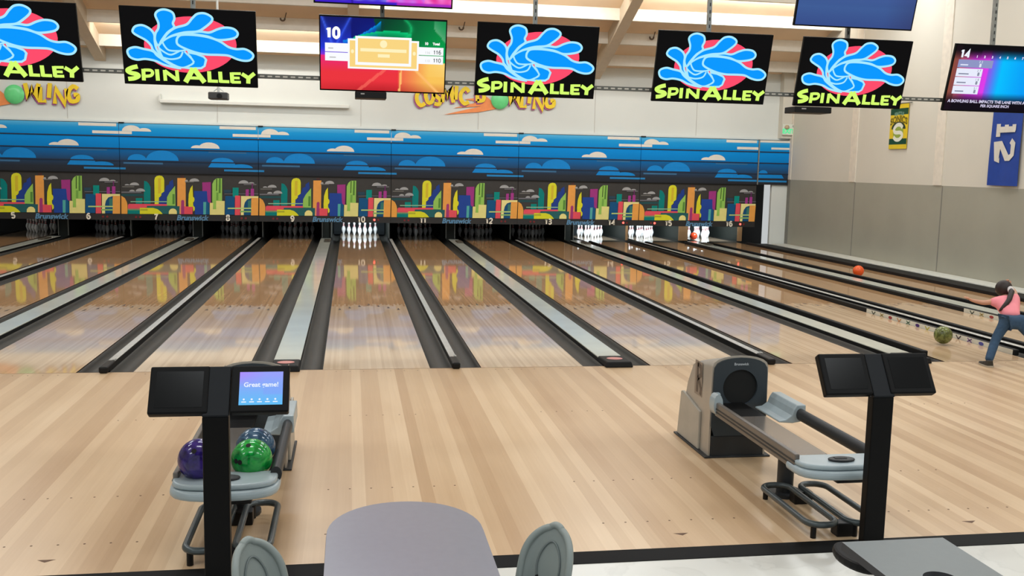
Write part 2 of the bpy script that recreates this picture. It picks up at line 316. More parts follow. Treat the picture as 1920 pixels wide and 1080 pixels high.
LOGO = {'disc':[(0.85,0.557),(0.846,0.509),(0.836,0.461),(0.821,0.415),(0.8,0.371),(0.774,0.329),(0.743,0.292),(0.708,0.258),(0.669,0.23),(0.628,0.207),(0.585,0.189),(0.54,0.178),(0.495,0.173),(0.45,0.175),(0.406,0.183),(0.363,0.197),(0.324,0.216),(0.287,0.242),(0.255,0.272),(0.226,0.307),(0.203,0.346),(0.185,0.388),(0.172,0.432),(0.165,0.478),(0.164,0.525),(0.169,0.572),(0.179,0.619),(0.195,0.664),(0.215,0.707),(0.241,0.747),(0.271,0.784),(0.306,0.816),(0.343,0.844),(0.383,0.867),(0.426,0.884),(0.469,0.896),(0.514,0.901),(0.558,0.9),(0.601,0.894),(0.643,0.881),(0.683,0.862),(0.72,0.838),(0.753,0.809),(0.782,0.775),(0.806,0.737),(0.826,0.695),(0.839,0.651),(0.847,0.604)],'lobes':[[(0.039,0.412),(0.052,0.456),(0.099,0.481),(0.153,0.464),(0.225,0.437),(0.26,0.375),(0.343,0.283),(0.415,0.234),(0.385,0.235),(0.305,0.264),(0.239,0.313),(0.166,0.333),(0.105,0.32),(0.057,0.348)],[(0.089,0.694),(0.112,0.747),(0.163,0.764),(0.216,0.721),(0.244,0.654),(0.245,0.568),(0.256,0.461),(0.296,0.356),(0.254,0.407),(0.226,0.459),(0.215,0.512),(0.181,0.574),(0.128,0.623),(0.096,0.658)],[(0.262,0.9),(0.285,0.955),(0.333,0.975),(0.387,0.943),(0.4,0.87),(0.386,0.805),(0.393,0.752),(0.343,0.684),(0.297,0.583),(0.27,0.511),(0.248,0.579),(0.254,0.666),(0.277,0.732),(0.28,0.806)],[(0.531,0.881),(0.57,0.938),(0.625,0.948),(0.673,0.905),(0.672,0.851),(0.621,0.772),(0.564,0.715),(0.465,0.694),(0.372,0.643),(0.306,0.571),(0.336,0.662),(0.399,0.747),(0.486,0.798)],[(0.465,0.683),(0.576,0.714),(0.65,0.707),(0.713,0.753),(0.769,0.779),(0.831,0.768),(0.862,0.717),(0.848,0.661),(0.792,0.629),(0.71,0.617),(0.637,0.655),(0.545,0.674)]],'core':[(0.303,0.573),(0.366,0.637),(0.44,0.665),(0.424,0.524),(0.478,0.474),(0.458,0.445),(0.523,0.324),(0.472,0.249),(0.416,0.239),(0.355,0.29),(0.296,0.356),(0.27,0.495)],'pin':[(0.424,0.645),(0.464,0.667),(0.557,0.667),(0.649,0.645),(0.729,0.597),(0.79,0.531),(0.846,0.508),(0.909,0.513),(0.958,0.473),(0.974,0.425),(0.951,0.373),(0.906,0.359),(0.85,0.377),(0.788,0.418),(0.719,0.424),(0.613,0.424),(0.521,0.455),(0.424,0.524),(0.407,0.582)],'base':[(0.483,0.447),(0.545,0.424),(0.6,0.39),(0.617,0.353),(0.603,0.27),(0.577,0.24),(0.49,0.234),(0.44,0.241),(0.484,0.261),(0.523,0.324),(0.5,0.388)],'lines':[[(0.302,0.562),(0.316,0.509),(0.348,0.458),(0.428,0.456),(0.478,0.474)],[(0.269,0.489),(0.31,0.433),(0.359,0.402),(0.422,0.453)],[(0.299,0.362),(0.357,0.344),(0.422,0.371),(0.447,0.444)],[(0.27,0.506),(0.296,0.367),(0.355,0.29),(0.428,0.24),(0.485,0.266),(0.523,0.324),(0.459,0.45)],[(0.27,0.506),(0.315,0.585),(0.378,0.644),(0.452,0.671)]],'letters':[[(0.031,[(0.107,0.235),(0.065,0.216),(0.031,0.181),(0.05,0.15),(0.095,0.135),(0.108,0.11),(0.075,0.079),(0.031,0.068)])],[(0.027,[(0.147,0.205),(0.146,0.054)]),(0.022,[(0.149,0.19),(0.201,0.19),(0.214,0.155),(0.196,0.119),(0.147,0.11)])],[(0.028,[(0.248,0.207),(0.25,0.058)])],[(0.025,[(0.304,0.201),(0.306,0.06)]),(0.026,[(0.304,0.192),(0.395,0.072)]),(0.025,[(0.395,0.205),(0.398,0.061)])],[(0.036,[(0.518,0.236),(0.455,0.051)]),(0.036,[(0.522,0.236),(0.598,0.056)]),(0.022,[(0.48,0.111),(0.565,0.11)])],[(0.028,[(0.636,0.206),(0.637,0.059)]),(0.022,[(0.63,0.078),(0.699,0.077)])],[(0.028,[(0.719,0.206),(0.721,0.063)]),(0.022,[(0.715,0.078),(0.785,0.077)])],[(0.028,[(0.806,0.202),(0.808,0.064)]),(0.019,[(0.806,0.187),(0.875,0.19)]),(0.019,[(0.805,0.131),(0.865,0.131)]),(0.02,[(0.803,0.073),(0.873,0.076)])],[(0.028,[(0.883,0.188),(0.935,0.133)]),(0.028,[(0.979,0.2),(0.932,0.133)]),(0.03,[(0.932,0.144),(0.929,0.062)])]]}

class Pal:
    """material slots of one mesh, looked up by colour"""
    def __init__(s, first=None): s.mats = list(first or []); s.k = {}
    def __call__(s, rgb, lit=None):
        key = (tuple(rgb), lit)
        if key not in s.k:
            s.mats.append(P(rgb) if lit is None else L(rgb, lit)); s.k[key] = len(s.mats)-1
        return s.k[key]

# ------------------------------------------------------------------ lane layout
LW, NG, WG = 1.0668, 0.5272, 0.737
PAIR = 2*LW + NG + WG
CX = {}
for i in range(4, 18): CX[i] = (i-10)/2*PAIR if i % 2 == 0 else -(LW+WG) + (i-9)/2*PAIR
SEAM0 = LW/2 + NG/2
YM, ZB, ZS, ZT = 16.34, 0.486, 1.68, 2.911
WALL_X = 11.93
HALL_X0 = -13.5

# ------------------------------------------------------------------ materials
m_lane = wood('lane_wood', (216, 188, 156), (204, 175, 142), (188, 158, 125), 0.045, 0.0274, 40.0, far=(0.80, 0.66, 0.52, 1))
m_appr = wood('approach_wood', (228, 202, 168), (206, 176, 140), (184, 150, 114), 0.3, 0.085, 60.0)
m_deck = M('pin_deck', (150, 132, 112), 0.06)
m_laneside = M('lane_side', (66, 44, 28), 0.5)
m_gutter = M('gutter_grey', (46, 45, 41), 0.5, var=0.1, scale=3)
m_black = M('black_plastic', (9, 9, 10), 0.45, spec=0.3)
m_black2 = M('soft_black', (14, 14, 15), 0.6, spec=0.3)
m_cap = M('capping_white', (196, 198, 186), 0.12, var=0.05, scale=2)
m_rail = M('rail_metal', (206, 205, 200), 0.25, metal=0.3)
m_wallw = M('wall_white', (222, 224, 218), 0.75, var=0.025, scale=0.7)
m_wallr = M('wall_cream', (214, 208, 194), 0.75, var=0.025, scale=0.7)
m_wallg = M('wall_grey', (162, 159, 144), 0.7, var=0.04, scale=1.2)
m_deckroof = M('roof_tan', (232, 206, 174), 0.8, var=0.05, scale=1.0)
m_purlin = M('purlin_white', (226, 218, 204), 0.7, var=0.03)
m_beam = M('beam_cream', (208, 192, 168), 0.7, var=0.03)
m_dark = M('pit_dark', (12, 13, 13), 0.8)
m_steel = M('galvanised', (150, 152, 148), 0.42, metal=0.6, var=0.12, scale=20)
m_slot = M('slot_dark', (50, 50, 50), 0.7)

def tile_floor():
    m, t, b = nt('tile_white'); N = t.nodes.new; K = t.links.new
    tc = N('ShaderNodeTexCoord'); n1 = N('ShaderNodeTexNoise'); n1.inputs['Scale'].default_value = 1.6; n1.inputs['Detail'].default_value = 6; n1.inputs['Distortion'].default_value = 1.6
    K(tc.outputs['Object'], n1.inputs['Vector'])
    r = N('ShaderNodeValToRGB'); r.color_ramp.elements[0].position = 0.47; r.color_ramp.elements[1].position = 0.53
    r.color_ramp.elements[0].color = lin((212, 212, 206)); r.color_ramp.elements[1].color = lin((216, 216, 210))
    e = r.color_ramp.elements.new(0.5); e.color = lin((208, 208, 202))
    K(n1.outputs['Fac'], r.inputs[0]); K(r.outputs[0], b.inputs['Base Color']); b.inputs['Roughness'].default_value = 0.25
    return m
def sky_mat():
    m, t, b = nt('printed_sky'); N = t.nodes.new; K = t.links.new
    tc = N('ShaderNodeTexCoord'); sp = N('ShaderNodeSeparateXYZ'); K(tc.outputs['Object'], sp.inputs[0])
    mr = N('ShaderNodeMapRange'); mr.inputs[1].default_value = ZS-ZB; mr.inputs[2].default_value = ZT-ZB; K(sp.outputs[2], mr.inputs[0])
    r = N('ShaderNodeValToRGB'); els = r.color_ramp.elements
    els[0].position = 0.0; els[0].color = lin((44, 45, 50)); els[1].position = 1.0; els[1].color = lin((92, 184, 230))
    for p, c in ((0.12, (44, 50, 60)), (0.24, (40, 66, 96)), (0.47, (10, 104, 172)), (0.5, (0, 128, 204)), (0.7, (0, 142, 224)), (0.76, (0, 138, 214)), (0.9, (26, 156, 224))):
        e = els.new(p); e.color = lin(c)
    K(mr.outputs[0], r.inputs[0]); K(r.outputs[0], b.inputs['Base Color']); b.inputs['Roughness'].default_value = 0.55; b.inputs['Specular IOR Level'].default_value = 0.15
    return m
m_tile = tile_floor(); m_sky = sky_mat()

# ------------------------------------------------------------------ the hall
struct(MB().box(HALL_X0, -14, -0.13, 14, -4.9, -0.03).build('floor', m_tile))
ap = struct(MB().box(HALL_X0, -4.82, -0.13, WALL_X, 0, 0.0).build('floor_approach', m_appr))
mb = MB()
for lane in range(6, 15):
    for y, n in ((-1.83, 5), (-3.66, 7), (-4.42, 7), (-0.1, 7)):
        for k in range(n):
            x = CX[lane] + (k-(n-1)/2)*0.134
            mb.prism([(x+0.007*math.cos(a*PI/4), y+0.007*math.sin(a*PI/4)) for a in range(8)], lambda a, b, d: (a, b, 0.0002+d), 0.0003)
    x = CX[lane]
    for k in (-1,):
        mb.prism([(x-0.045, -4.62), (x+0.045, -4.62), (x, -4.655)], lambda a, b, d: (a, b, 0.0002+d), 0.0003)
mb.build('approach_dots', M('dot_brown', (96, 66, 44), 0.6), ap)
struct(MB().add([(HALL_X0,-4.82,0.0),(WALL_X,-4.82,0.0),(WALL_X,-4.915,-0.026),(HALL_X0,-4.915,-0.026),(HALL_X0,-4.82,-0.1),(WALL_X,-4.82,-0.1),(WALL_X,-4.915,-0.1),(HALL_X0,-4.915,-0.1)],
    [(0,3,2,1),(4,5,6,7),(3,7,6,2),(0,1,5,4),(1,2,6,5),(0,4,7,3)]).build('trim_1', M('step_rubber', (7, 7, 7), 0.6, spec=0.2)))
struct(MB().box(HALL_X0, 0.0, -0.3, WALL_X, 20.6, -0.13).build('floor_subfloor', m_dark))
# thin foul-line joint
struct(MB().box(HALL_X0, -0.006, 0.0, WALL_X, 0.002, 0.0008).build('trim_2', M('foul_line', (120, 92, 68), 0.6)))

wb = MB().box(HALL_X0, 16.52, 2.86, WALL_X+0.2, 16.7, 5.0)
wb.box(11.47, 16.4, -0.13, WALL_X+0.2, 16.5, 2.86)
wb.box(HALL_X0, 16.44, 2.93, WALL_X, 16.53, 2.98)          # ledge over the masking units
struct(wb.build('wall_back', m_wallw))
mb = MB()
for x in (-7.25, -3.63, 0.0, 3.1, 6.3, 9.2): mb.box(x, 16.512, 3.0, x+0.012, 16.522, 4.8)
struct(mb.build('trim_3', M('panel_joint', (196, 192, 184), 0.8)))
pl = MB().box(11.62, 16.28, 2.98, WALL_X, 16.53, 5.0)
struct(pl.build('trim_4', m_wallr))
wr = MB().box(WALL_X, -14, 1.835, WALL_X+0.2, 16.7, 9.5, 0).box(WALL_X, -14, -0.13, WALL_X+0.2, 16.7, 1.835, 1)
struct(wr.build('wall_right', [m_wallr, m_wallg]))
struct(MB().box(HALL_X0-0.2, -14, 1.835, HALL_X0, 16.7, 9.5, 0).box(HALL_X0-0.2, -14, -0.13, HALL_X0, 16.7, 1.835, 1).build('wall_left', [m_wallr, m_wallg]))
mb = MB()
for y in (16.2, 12.62, 9.05, 5.48, 1.9, -1.7): mb.box(WALL_X-0.02, y, 1.84, WALL_X, y+0.3, 9.0)
struct(mb.build('trim_5', M('pilaster_cream', (226, 216, 200), 0.7)))
mb = MB()
for y in (12.6, 9.0, 5.4): mb.box(WALL_X-0.004, y, 0.03, WALL_X, y+0.03, 1.83)
mb.box(WALL_X-0.012, 16.2, 0.03, WALL_X, 16.36, 1.83)
struct(mb.build('trim_6', M('panel_seam_grey', (128, 126, 118), 0.8)))
bb = MB().box(11.5, 0.2, -0.13, WALL_X, 16.3, 0.03)
struct(bb.build('baseboard_right', M('ledge_white', (206, 206, 196), 0.5), bevel=0.02))
struct(MB().box(10.965, 0.2, -0.13, 11.5, 16.6, 0.0).build('trim_7', m_black2))
# unseen pit enclosure behind the masking, its black lid added to keep it dark
pe = MB().box(HALL_X0, 20.4, -0.13, WALL_X, 20.6, 2.6).box(HALL_X0, 16.45, 2.45, WALL_X, 20.6, 2.6)
pe.box(11.12, 17.9, -0.13, 11.9, 18.0, 2.45)  # black sheet standing in for the dark of the corner recess
struct(pe.build('wall_pit_blackout', m_dark))

# roof: deck, purlins, rafters (slopes down to the back wall)
RS = 0.408
def deck_z(y): return 4.72 + RS*(16.6-y)
mb = MB()
for y0, y1 in ((-13.0, 16.7),):
    z0, z1 = deck_z(y0), deck_z(y1)
    mb.add([(HALL_X0,y0,z0),(WALL_X+.2,y0,z0),(WALL_X+.2,y1,z1),(HALL_X0,y1,z1),(HALL_X0,y0,z0+.1),(WALL_X+.2,y0,z0+.1),(WALL_X+.2,y1,z1+.1),(HALL_X0,y1,z1+.1)],
           [(3,2,1,0),(4,5,6,7),(0,1,5,4),(1,2,6,5),(2,3,7,6),(3,0,4,7)])
struct(mb.build('ceiling', m_deckroof))
mb = MB()
y = 15.9
while y > 2:
    z = deck_z(y); mb.box(HALL_X0, y-0.06, z-0.26, WALL_X, y+0.06, z+0.02)
    y -= 1.05
struct(mb.build('trim_8', m_purlin))
for k, x in enumerate((-6.42, -0.2, 6.28)):
    mb = MB(); pts = [(16.5, 4.44), (15.0, 4.98), (13.0, 5.78), (8.0, 7.75), (2.0, 10.1)]
    for (ya, za), (yb, zb2) in zip(pts, pts[1:]):
        mb.add([(x-.13,ya,za),(x+.13,ya,za),(x+.13,yb,zb2),(x-.13,yb,zb2),(x-.13,ya,deck_z(ya)),(x+.13,ya,deck_z(ya)),(x+.13,yb,deck_z(yb)),(x-.13,yb,deck_z(yb))],
               [(0,1,2,3),(0,3,7,4),(1,5,6,2),(0,4,5,1),(3,2,6,7)])
    struct(mb.build('trim_%d' % (9+k), m_beam))

# ------------------------------------------------------------------ lanes
NW = {5:'five',6:'six',7:'seven',8:'eight',9:'nine',10:'ten',11:'eleven',12:'twelve',13:'thirteen',14:'fourteen',15:'fifteen',16:'sixteen'}
LIT = (10, 14, 15, 16); arrow0 = None
for n in range(5, 17):
    x = CX[n]
    ln = MB().box(x-LW/2, 0, -0.12, x+LW/2, 16.86, 0, 1, top=0).build('bowling_lane', [m_lane, m_laneside])
    tag(ln, 'long glossy wooden bowling lane running to the pins under number %s' % NW[n], 'bowling lane', 'bowling lanes')
    d = MB().box(x-LW/2, 16.865, -0.12, x+LW/2, 19.35, 0, 0).build('pin_deck', m_deck, ln)
    for k in range(-3, 4):
        ax = x + k*0.1372; ay = 4.55 - abs(k)*0.15
        if arrow0 is None:
            o = arrow0 = MB().prism([(-0.022, -0.08), (0.022, -0.08), (0, 0.09)], lambda a, b, dd: (a, b, dd), 0.0003).build('aim_arrow', M('arrow_dark', (62, 40, 26), 0.4), ln)
        else:
            o = arrow0.copy(); COL.objects.link(o); o.parent = ln
        o.location = (ax, ay, 0.0003)

def gutter_mb(x0):
    w = 0.233; pr = [(0, -0.125), (0, -0.012), (0.012, -0.02)]
    for k in range(0, 9):
        t = k/8; pr.append((0.02+(w-0.04)*t, -0.04-0.055*math.sin(PI*t)**0.6))
    pr += [(w-0.012, -0.02), (w, -0.012), (w, -0.125)]
    return MB().prism([(x0+a, b) for a, b in pr], lambda a, b, d: (a, 0.01+d, b), 19.3)
for n in range(5, 17):
    for sd in (-1, 1):
        x0 = CX[n]-LW/2-0.234 if sd < 0 else CX[n]+LW/2+0.001
        g = gutter_mb(x0).build('gutter', m_gutter, smooth=35)
        tag(g, 'dark grey gutter along the %s side of the lane under number %s' % ('left' if sd < 0 else 'right', NW[n]), 'gutter', 'lane gutters')

m_pink = M('logo_pink', (222, 148, 142), 0.4)
for n in range(5, 16):
    xc = (CX[n]+CX[n+1])/2
    if n % 2 == 0:
        t = thing('lane_divider', (xc, 0, 0), 'narrow black divider with a thin metal rail between the lanes numbered %s and %s' % (NW[n], NW[n+1]), 'lane divider', 'narrow lane dividers')
        MB().box(-0.029, 0.1, -0.125, 0.029, 16.6, 0.048).build('divider_body', m_black, t)
        MB().box(-0.036, 0.28, 0.05, 0.036, 16.4, 0.062).build('metal_rail', m_rail, t, bevel=0.006)
        MB().box(-0.042, -0.06, 0.001, 0.042, 0.29, 0.066).build('end_cap', m_black, t, bevel=0.018, seg=3)
        MB().box(0.012, 0.27, 0.062, 0.035, 0.33, 0.072).build('rail_clip', m_rail, t)
    else:
        t = thing('lane_divider', (xc, 0, 0), 'wide white-topped ball return capping between the lanes numbered %s and %s' % (NW[n], NW[n+1]), 'lane divider', 'wide lane dividers')
        MB().box(-0.132, 0.1, -0.125, 0.132, 16.7, 0.028).build('divider_body', m_black, t)
        MB().box(-0.134, 0.24, 0.029, 0.134, 16.7, 0.042).build('white_capping', m_cap, t, bevel=0.004)
        e = MB().add([(-.15,-.1,.001),(.15,-.1,.001),(.145,.27,.001),(-.145,.27,.001),(-.13,-.085,.062),(.13,-.085,.062),(.132,.3,.05),(-.132,.3,.05)],
                     [(3,2,1,0),(4,5,6,7),(0,1,5,4),(1,2,6,5),(2,3,7,6),(3,0,4,7)])
        ec = e.build('end_cap', m_black2, t, bevel=0.012)
        MB().prism([(0.085*math.cos(a*PI/12), 0.11+0.075*math.sin(a*PI/12)) for a in range(24)], lambda a, b, d: (a, b, 0.0625-0.031*(b+0.085)/1.0+0.001+d), 0.002).build('pink_badge', m_pink, ec)
        MB().box(-0.02, 15.35, 0.043, 0.13, 15.95, 0.075).build('cover_plate', M('plate_brown', (66, 58, 46), 0.6), t, bevel=0.01)
# bumpers raised on the lanes in use
def stickers(mb, pal, x, y0, y1):
    cols = ((60,70,60),(170,150,90),(150,60,60),(190,130,80),(90,120,100),(70,40,110),(180,170,70),(60,100,80),(190,70,60),(60,50,60),(120,90,140),(80,80,150),(170,80,70))
    n = len(cols)
    for k, c in enumerate(cols):
        yc = y1-0.18-(y1-y0-0.3)*k/n; f = lambda a, b, d: (x-0.0015, yc-a, b+0.024)
        if k % 3 == 0: stroke(mb, [(-0.05, 0.022), (0, -0.022), (0.05, 0.022)], 0.018, f, mi=pal(c))
        elif k % 3 == 1:
            stroke(mb, [(-0.045, 0.022), (0.045, -0.022)], 0.016, f, mi=pal(c)); stroke(mb, [(-0.045, -0.022), (0.045, 0.022)], 0.016, f, mi=pal(c))
        else: mb.poly([f(0.05*math.cos(a*PI/5), 0.022*math.sin(a*PI/5), 0) for a in range(10)], pal(c))
for n in (14, 15, 16):
    for sd in (-1, 1):
        xe = CX[n] + sd*(LW/2+0.045); y0 = 0.32
        r = MB().box(xe-0.035, y0, -0.0105, xe+0.035, 16.3, 0.062).build('bumper_rail', m_black2, bevel=0.012)
        tag(r, 'raised black bumper rail on the %s side of the lane under number %s' % ('left' if sd < 0 else 'right', NW[n]), 'bumper rail', 'raised lane bumpers')
        if sd > 0:
            pal = Pal([M('sticker_white', (206, 204, 190), 0.4)]); mb = MB().box(xe-0.039, 0.34, -0.0105, xe-0.0352, 3.62, 0.058)
            stickers(mb, pal, xe-0.039, 0.34, 3.6); mb.build('sticker_strip', pal.mats, r)
# kickbacks at the pit end
m_kick = M('kickback_grey', (42, 48, 44), 0.6); m_tan = M('kickback_tan', (158, 118, 78), 0.6)
for n in range(5, 17):
    if n == 16: x0, x1 = CX[16]+LW/2+0.236, CX[16]+LW/2+0.36
    else:
        g = (NG if n % 2 == 0 else WG)/2-0.236; xc = (CX[n]+CX[n+1])/2; x0, x1 = xc-g, xc+g
    k = MB().box(x0, 17.50, -0.125, x1, 20.38, 2.4).build('kickback_panel', m_kick)
    tag(k, 'dark kickback wall %s' % ('closing the right side of the pins under number sixteen' if n == 16 else 'between the pins under numbers %s and %s' % (NW[n], NW[n+1])), 'kickback panel', 'kickback panels')
    if n >= 14: MB().box(x0-0.004, 17.45, 0.0, x1+0.004, 17.498, 0.9).build('wood_edge', m_tan, k)
    else:
        for xx in ((x0, x1-0.02) if n % 2 else (x0+0.01,)):
            MB().box(xx, 17.45, 0.0, xx+0.02, 17.498, 0.9).build('metal_edge', m_steel, k)
# ------------------------------------------------------------------ pins
m_pin = M('pin_white', (232, 234, 236), 0.25, var=0.01); m_red = M('pin_red', (190, 40, 50), 0.3)
prof = [(0.0254,0),(0.029,0.02),(0.0414,0.057),(0.0550,0.09),(0.0605,0.1143),(0.0588,0.14),(0.0512,0.17),(0.0390,0.20),(0.0290,0.225),(0.0240,0.245),(0.0228,0.256),(0.0236,0.27),(0.0250,0.285),(0.0290,0.31),(0.0318,0.33),(0.0323,0.343),(0.0300,0.36),(0.0220,0.373),(0.010,0.3795)]
mis = [0]*len(prof); mis[8] = 1; mis[11] = 1; mis[9] = 0
pin0 = None
WHICH = ['front head pin', 'left pin of the second row', 'right pin of the second row', 'left pin of the third row', 'middle pin of the third row', 'right pin of the third row',
         'far left pin of the back row', 'inner left pin of the back row', 'inner right pin of the back row', 'far right pin of the back row']
for n in range(5, 17):
    k = 0
    for row in range(4):
        for j in range(row+1):
            if pin0 is None:
                p = pin0 = MB().lathe(prof, 16, mis=mis).build('bowling_pin', [m_pin, m_red], smooth=50)
            else:
                p = pin0.copy(); COL.objects.link(p)
            p.location = (CX[n]+(j-row/2)*0.3048, 18.288+row*0.264, 0.0005)
            tag(p, '%s in the %s rack under number %s' % (WHICH[k], 'brightly lit' if n in LIT else 'unlit', NW[n]), 'bowling pin', 'pins racked under number %s' % NW[n])
            k += 1
    cu = MB().box(CX[n]-LW/2-0.22, 20.1, -0.1, CX[n]+LW/2+0.22, 20.2, 1.6).build('pit_curtain', M('curtain_black', (22, 30, 34), 0.8))
    tag(cu, 'black pit curtain behind the pins under number %s' % NW[n], 'curtain', 'pit curtains')
    if n in LIT:      # the pinsetter's own deck lamp, tucked behind the masking unit
        area('pin_deck_lamp', (CX[n], 17.0, 1.15), (CX[n], 18.75, 0.1), 0.8, 0.08, 24 if n == 10 else 40, (0.84, 0.95, 1.0)).spread = math.radians(105)

# ------------------------------------------------------------------ masking units with the printed skyline
def dome(u0, u1, v0, v1, n=12):
    c, r = (u0+u1)/2, (u1-u0)/2
    return [(c+r*math.cos(PI*k/n), v0+(v1-v0)*math.sin(PI*k/n)) for k in range(n+1)]
def R4(u0, v0, u1, v1): return [(u0, v0), (u1, v0), (u1, v1), (u0, v1)]
WH = (232, 226, 214); B1 = (18, 136, 214)
SKY = [((70,116,150), R4(.637,.445,.914,.462)), ((62,110,150), R4(.025,.182,.306,.218)),
       (WH, R4(.72,.935,.985,.995)), (WH, dome(.02,.155,.845,.965)), (WH, dome(.13,.228,.845,.915)),
       (WH, R4(.815,.785,1.0,.842)), (WH, R4(0,.785,.09,.842)),
       (WH, dome(.565,.718,.53,.655)), (WH, dome(.51,.60,.53,.59)),
       (B1, dome(.185,.42,.262,.47)), (B1, dome(.055,.19,.262,.385)),
       (B1, dome(.655,.822,.245,.345)), (B1, [(.632,.142),(.84,.142),(.825,.25),(.66,.25)]), (B1, dome(.79,.96,.142,.22)),
       ((42,134,196), R4(.749,.066,1.0,.106)), ((42,134,196), R4(0,.066,.04,.106))]
def masking_unit(k, a, b, sky_only=None):
    x0 = SEAM0 + k*PAIR; w = PAIR
    t = thing('masking_unit', (x0, YM, ZB), 'printed city skyline masking unit with blue sky above the numbers %s and %s' % (NW[a], NW[b]), 'masking unit', 'masking units over the pins')
    hs, hk = ZT-ZS, ZS-ZB
    pal = Pal([m_sky, M('groove_navy', (10, 34, 62), 0.6)])
    mb = MB().box(0.006, 0, hk+0.006, w-0.006, 0.05, hk+hs, 0)
    for q, (c, pts) in enumerate(SKY):
        mb.poly([(0.006+u*(w-0.012), -0.002-0.0004*q, hk+v*hs) for u, v in pts], pal(c))
    for v in (0.74, 0.49, 0.245): mb.box(0.004, -0.012, hk+v*hs-0.015, w-0.004, 0.01, hk+v*hs+0.013, 1)
    mb.build('sky_panel', pal.mats, t)
    z0 = 0.642-ZB; hh = hk-z0
    pal = Pal([M('print_charcoal', (50, 47, 44), 0.5)])
    mb = MB().box(0.006, 0, z0, w-0.006, 0.05, hk, 0)
    for q, (c, pts) in enumerate(SKYLINE):
        mb.poly([(0.006+u*(w-0.012), -0.002-0.0004*q, z0+v*hh*0.985) for u, v in pts], pal(c))
    mb.build('skyline_panel', pal.mats, t)
    MB().box(0.0, -0.012, 0, w-0.004, 0.05, z0-0.004).build('lower_strip', M('strip_black', (36, 34, 33), 0.5), t)
    MB().box(0.0, -0.03, hk-0.02, w-0.004, 0.0, hk+0.006).build('ledge', m_black, t)
    MB().box(0.0, -0.03, hk+hs, 0.12, 0.06, hk+hs+0.03).build('bracket', m_black2, t)
    m_num = M('number_cream', (240, 232, 214), 0.5)
    for n, u in ((a, .25), (b, .772)):
        mb = MB(); digits(mb, str(n), 0.165, lambda X, Y, d: (u*w+X, -0.034-d, 0.088+Y), depth=0.02)
        mb.build('lane_number', m_num, t)
    mb = MB(); text(mb, 'Brunswick', 0.182, lambda X, Y, Z: (0.51*w+X, -0.03-Z, 0.07+Y), bold=0.006, extrude=0.008, shear=0.22, space=1.0)
    mb.build('maker_lettering', M('lettering_blue', (92, 140, 176), 0.5), t)
    for n, us, inner in ((a, (.106, .136), 1), (b, (.872, .902), 0)):
        for q, u in enumerate(us):
            on = n in LIT and q == inner
            mb = MB().prism([(u*w+0.028*math.cos(i*PI/6), 0.079+0.028*math.sin(i*PI/6)) for i in range(12)], lambda X, Y, d: (X, -0.0125-d, Y), 0.008)
            mb.build('indicator_light', L((255, 70, 60), 6.0) if on else M('lamp_red', (120, 24, 30), 0.4), t)
    return t
PAIRS = ((-3, 5, 6), (-2, 7, 8), (-1, 9, 10), (0, 11, 12), (1, 13, 14), (2, 15, 16))
for k, a, b in PAIRS: masking_unit(k, a, b)
# short sky panel filling the corner beside the last unit
fx0, fx1 = 11.03, WALL_X-0.01
t = thing('masking_filler', (fx0, YM, ZB), 'short blue sky filler panel in the corner by the right wall', 'masking panel')
pal = Pal([m_sky, M('groove_navy', (10, 34, 62), 0.6)]); hs, hk = ZT-ZS, ZS-ZB; w = fx1-fx0
mb = MB().box(0, 0, hk, w, 0.05, hk+hs, 0)
for q, (c, pts) in enumerate(((WH, R4(0,.955,1,1)), (WH, R4(.38,.8,1,.845)), (B1, dome(-.0,.3,.25,.33)), (B1, [(0,.15),(.85,.15),(.75,.25),(0,.25)]), ((42,134,196), R4(0,.06,.95,.10)))):
    mb.poly([(u*w, -0.002-0.0004*q, hk+v*hs) for u, v in pts], pal(c))
for v in (0.74, 0.49, 0.245): mb.box(0.004, -0.012, hk+v*hs-0.015, w-0.004, 0.01, hk+v*hs+0.013, 1)
mb.build('sky_panel', pal.mats, t)
MB().box(-0.036, -0.01, hk, -0.006, 0.06, hk+hs+0.02).build('upright', m_steel, t)
def turn(o, loc, rx=PI/2):
    o.rotation_euler = (rx, 0, 0); o.location = loc
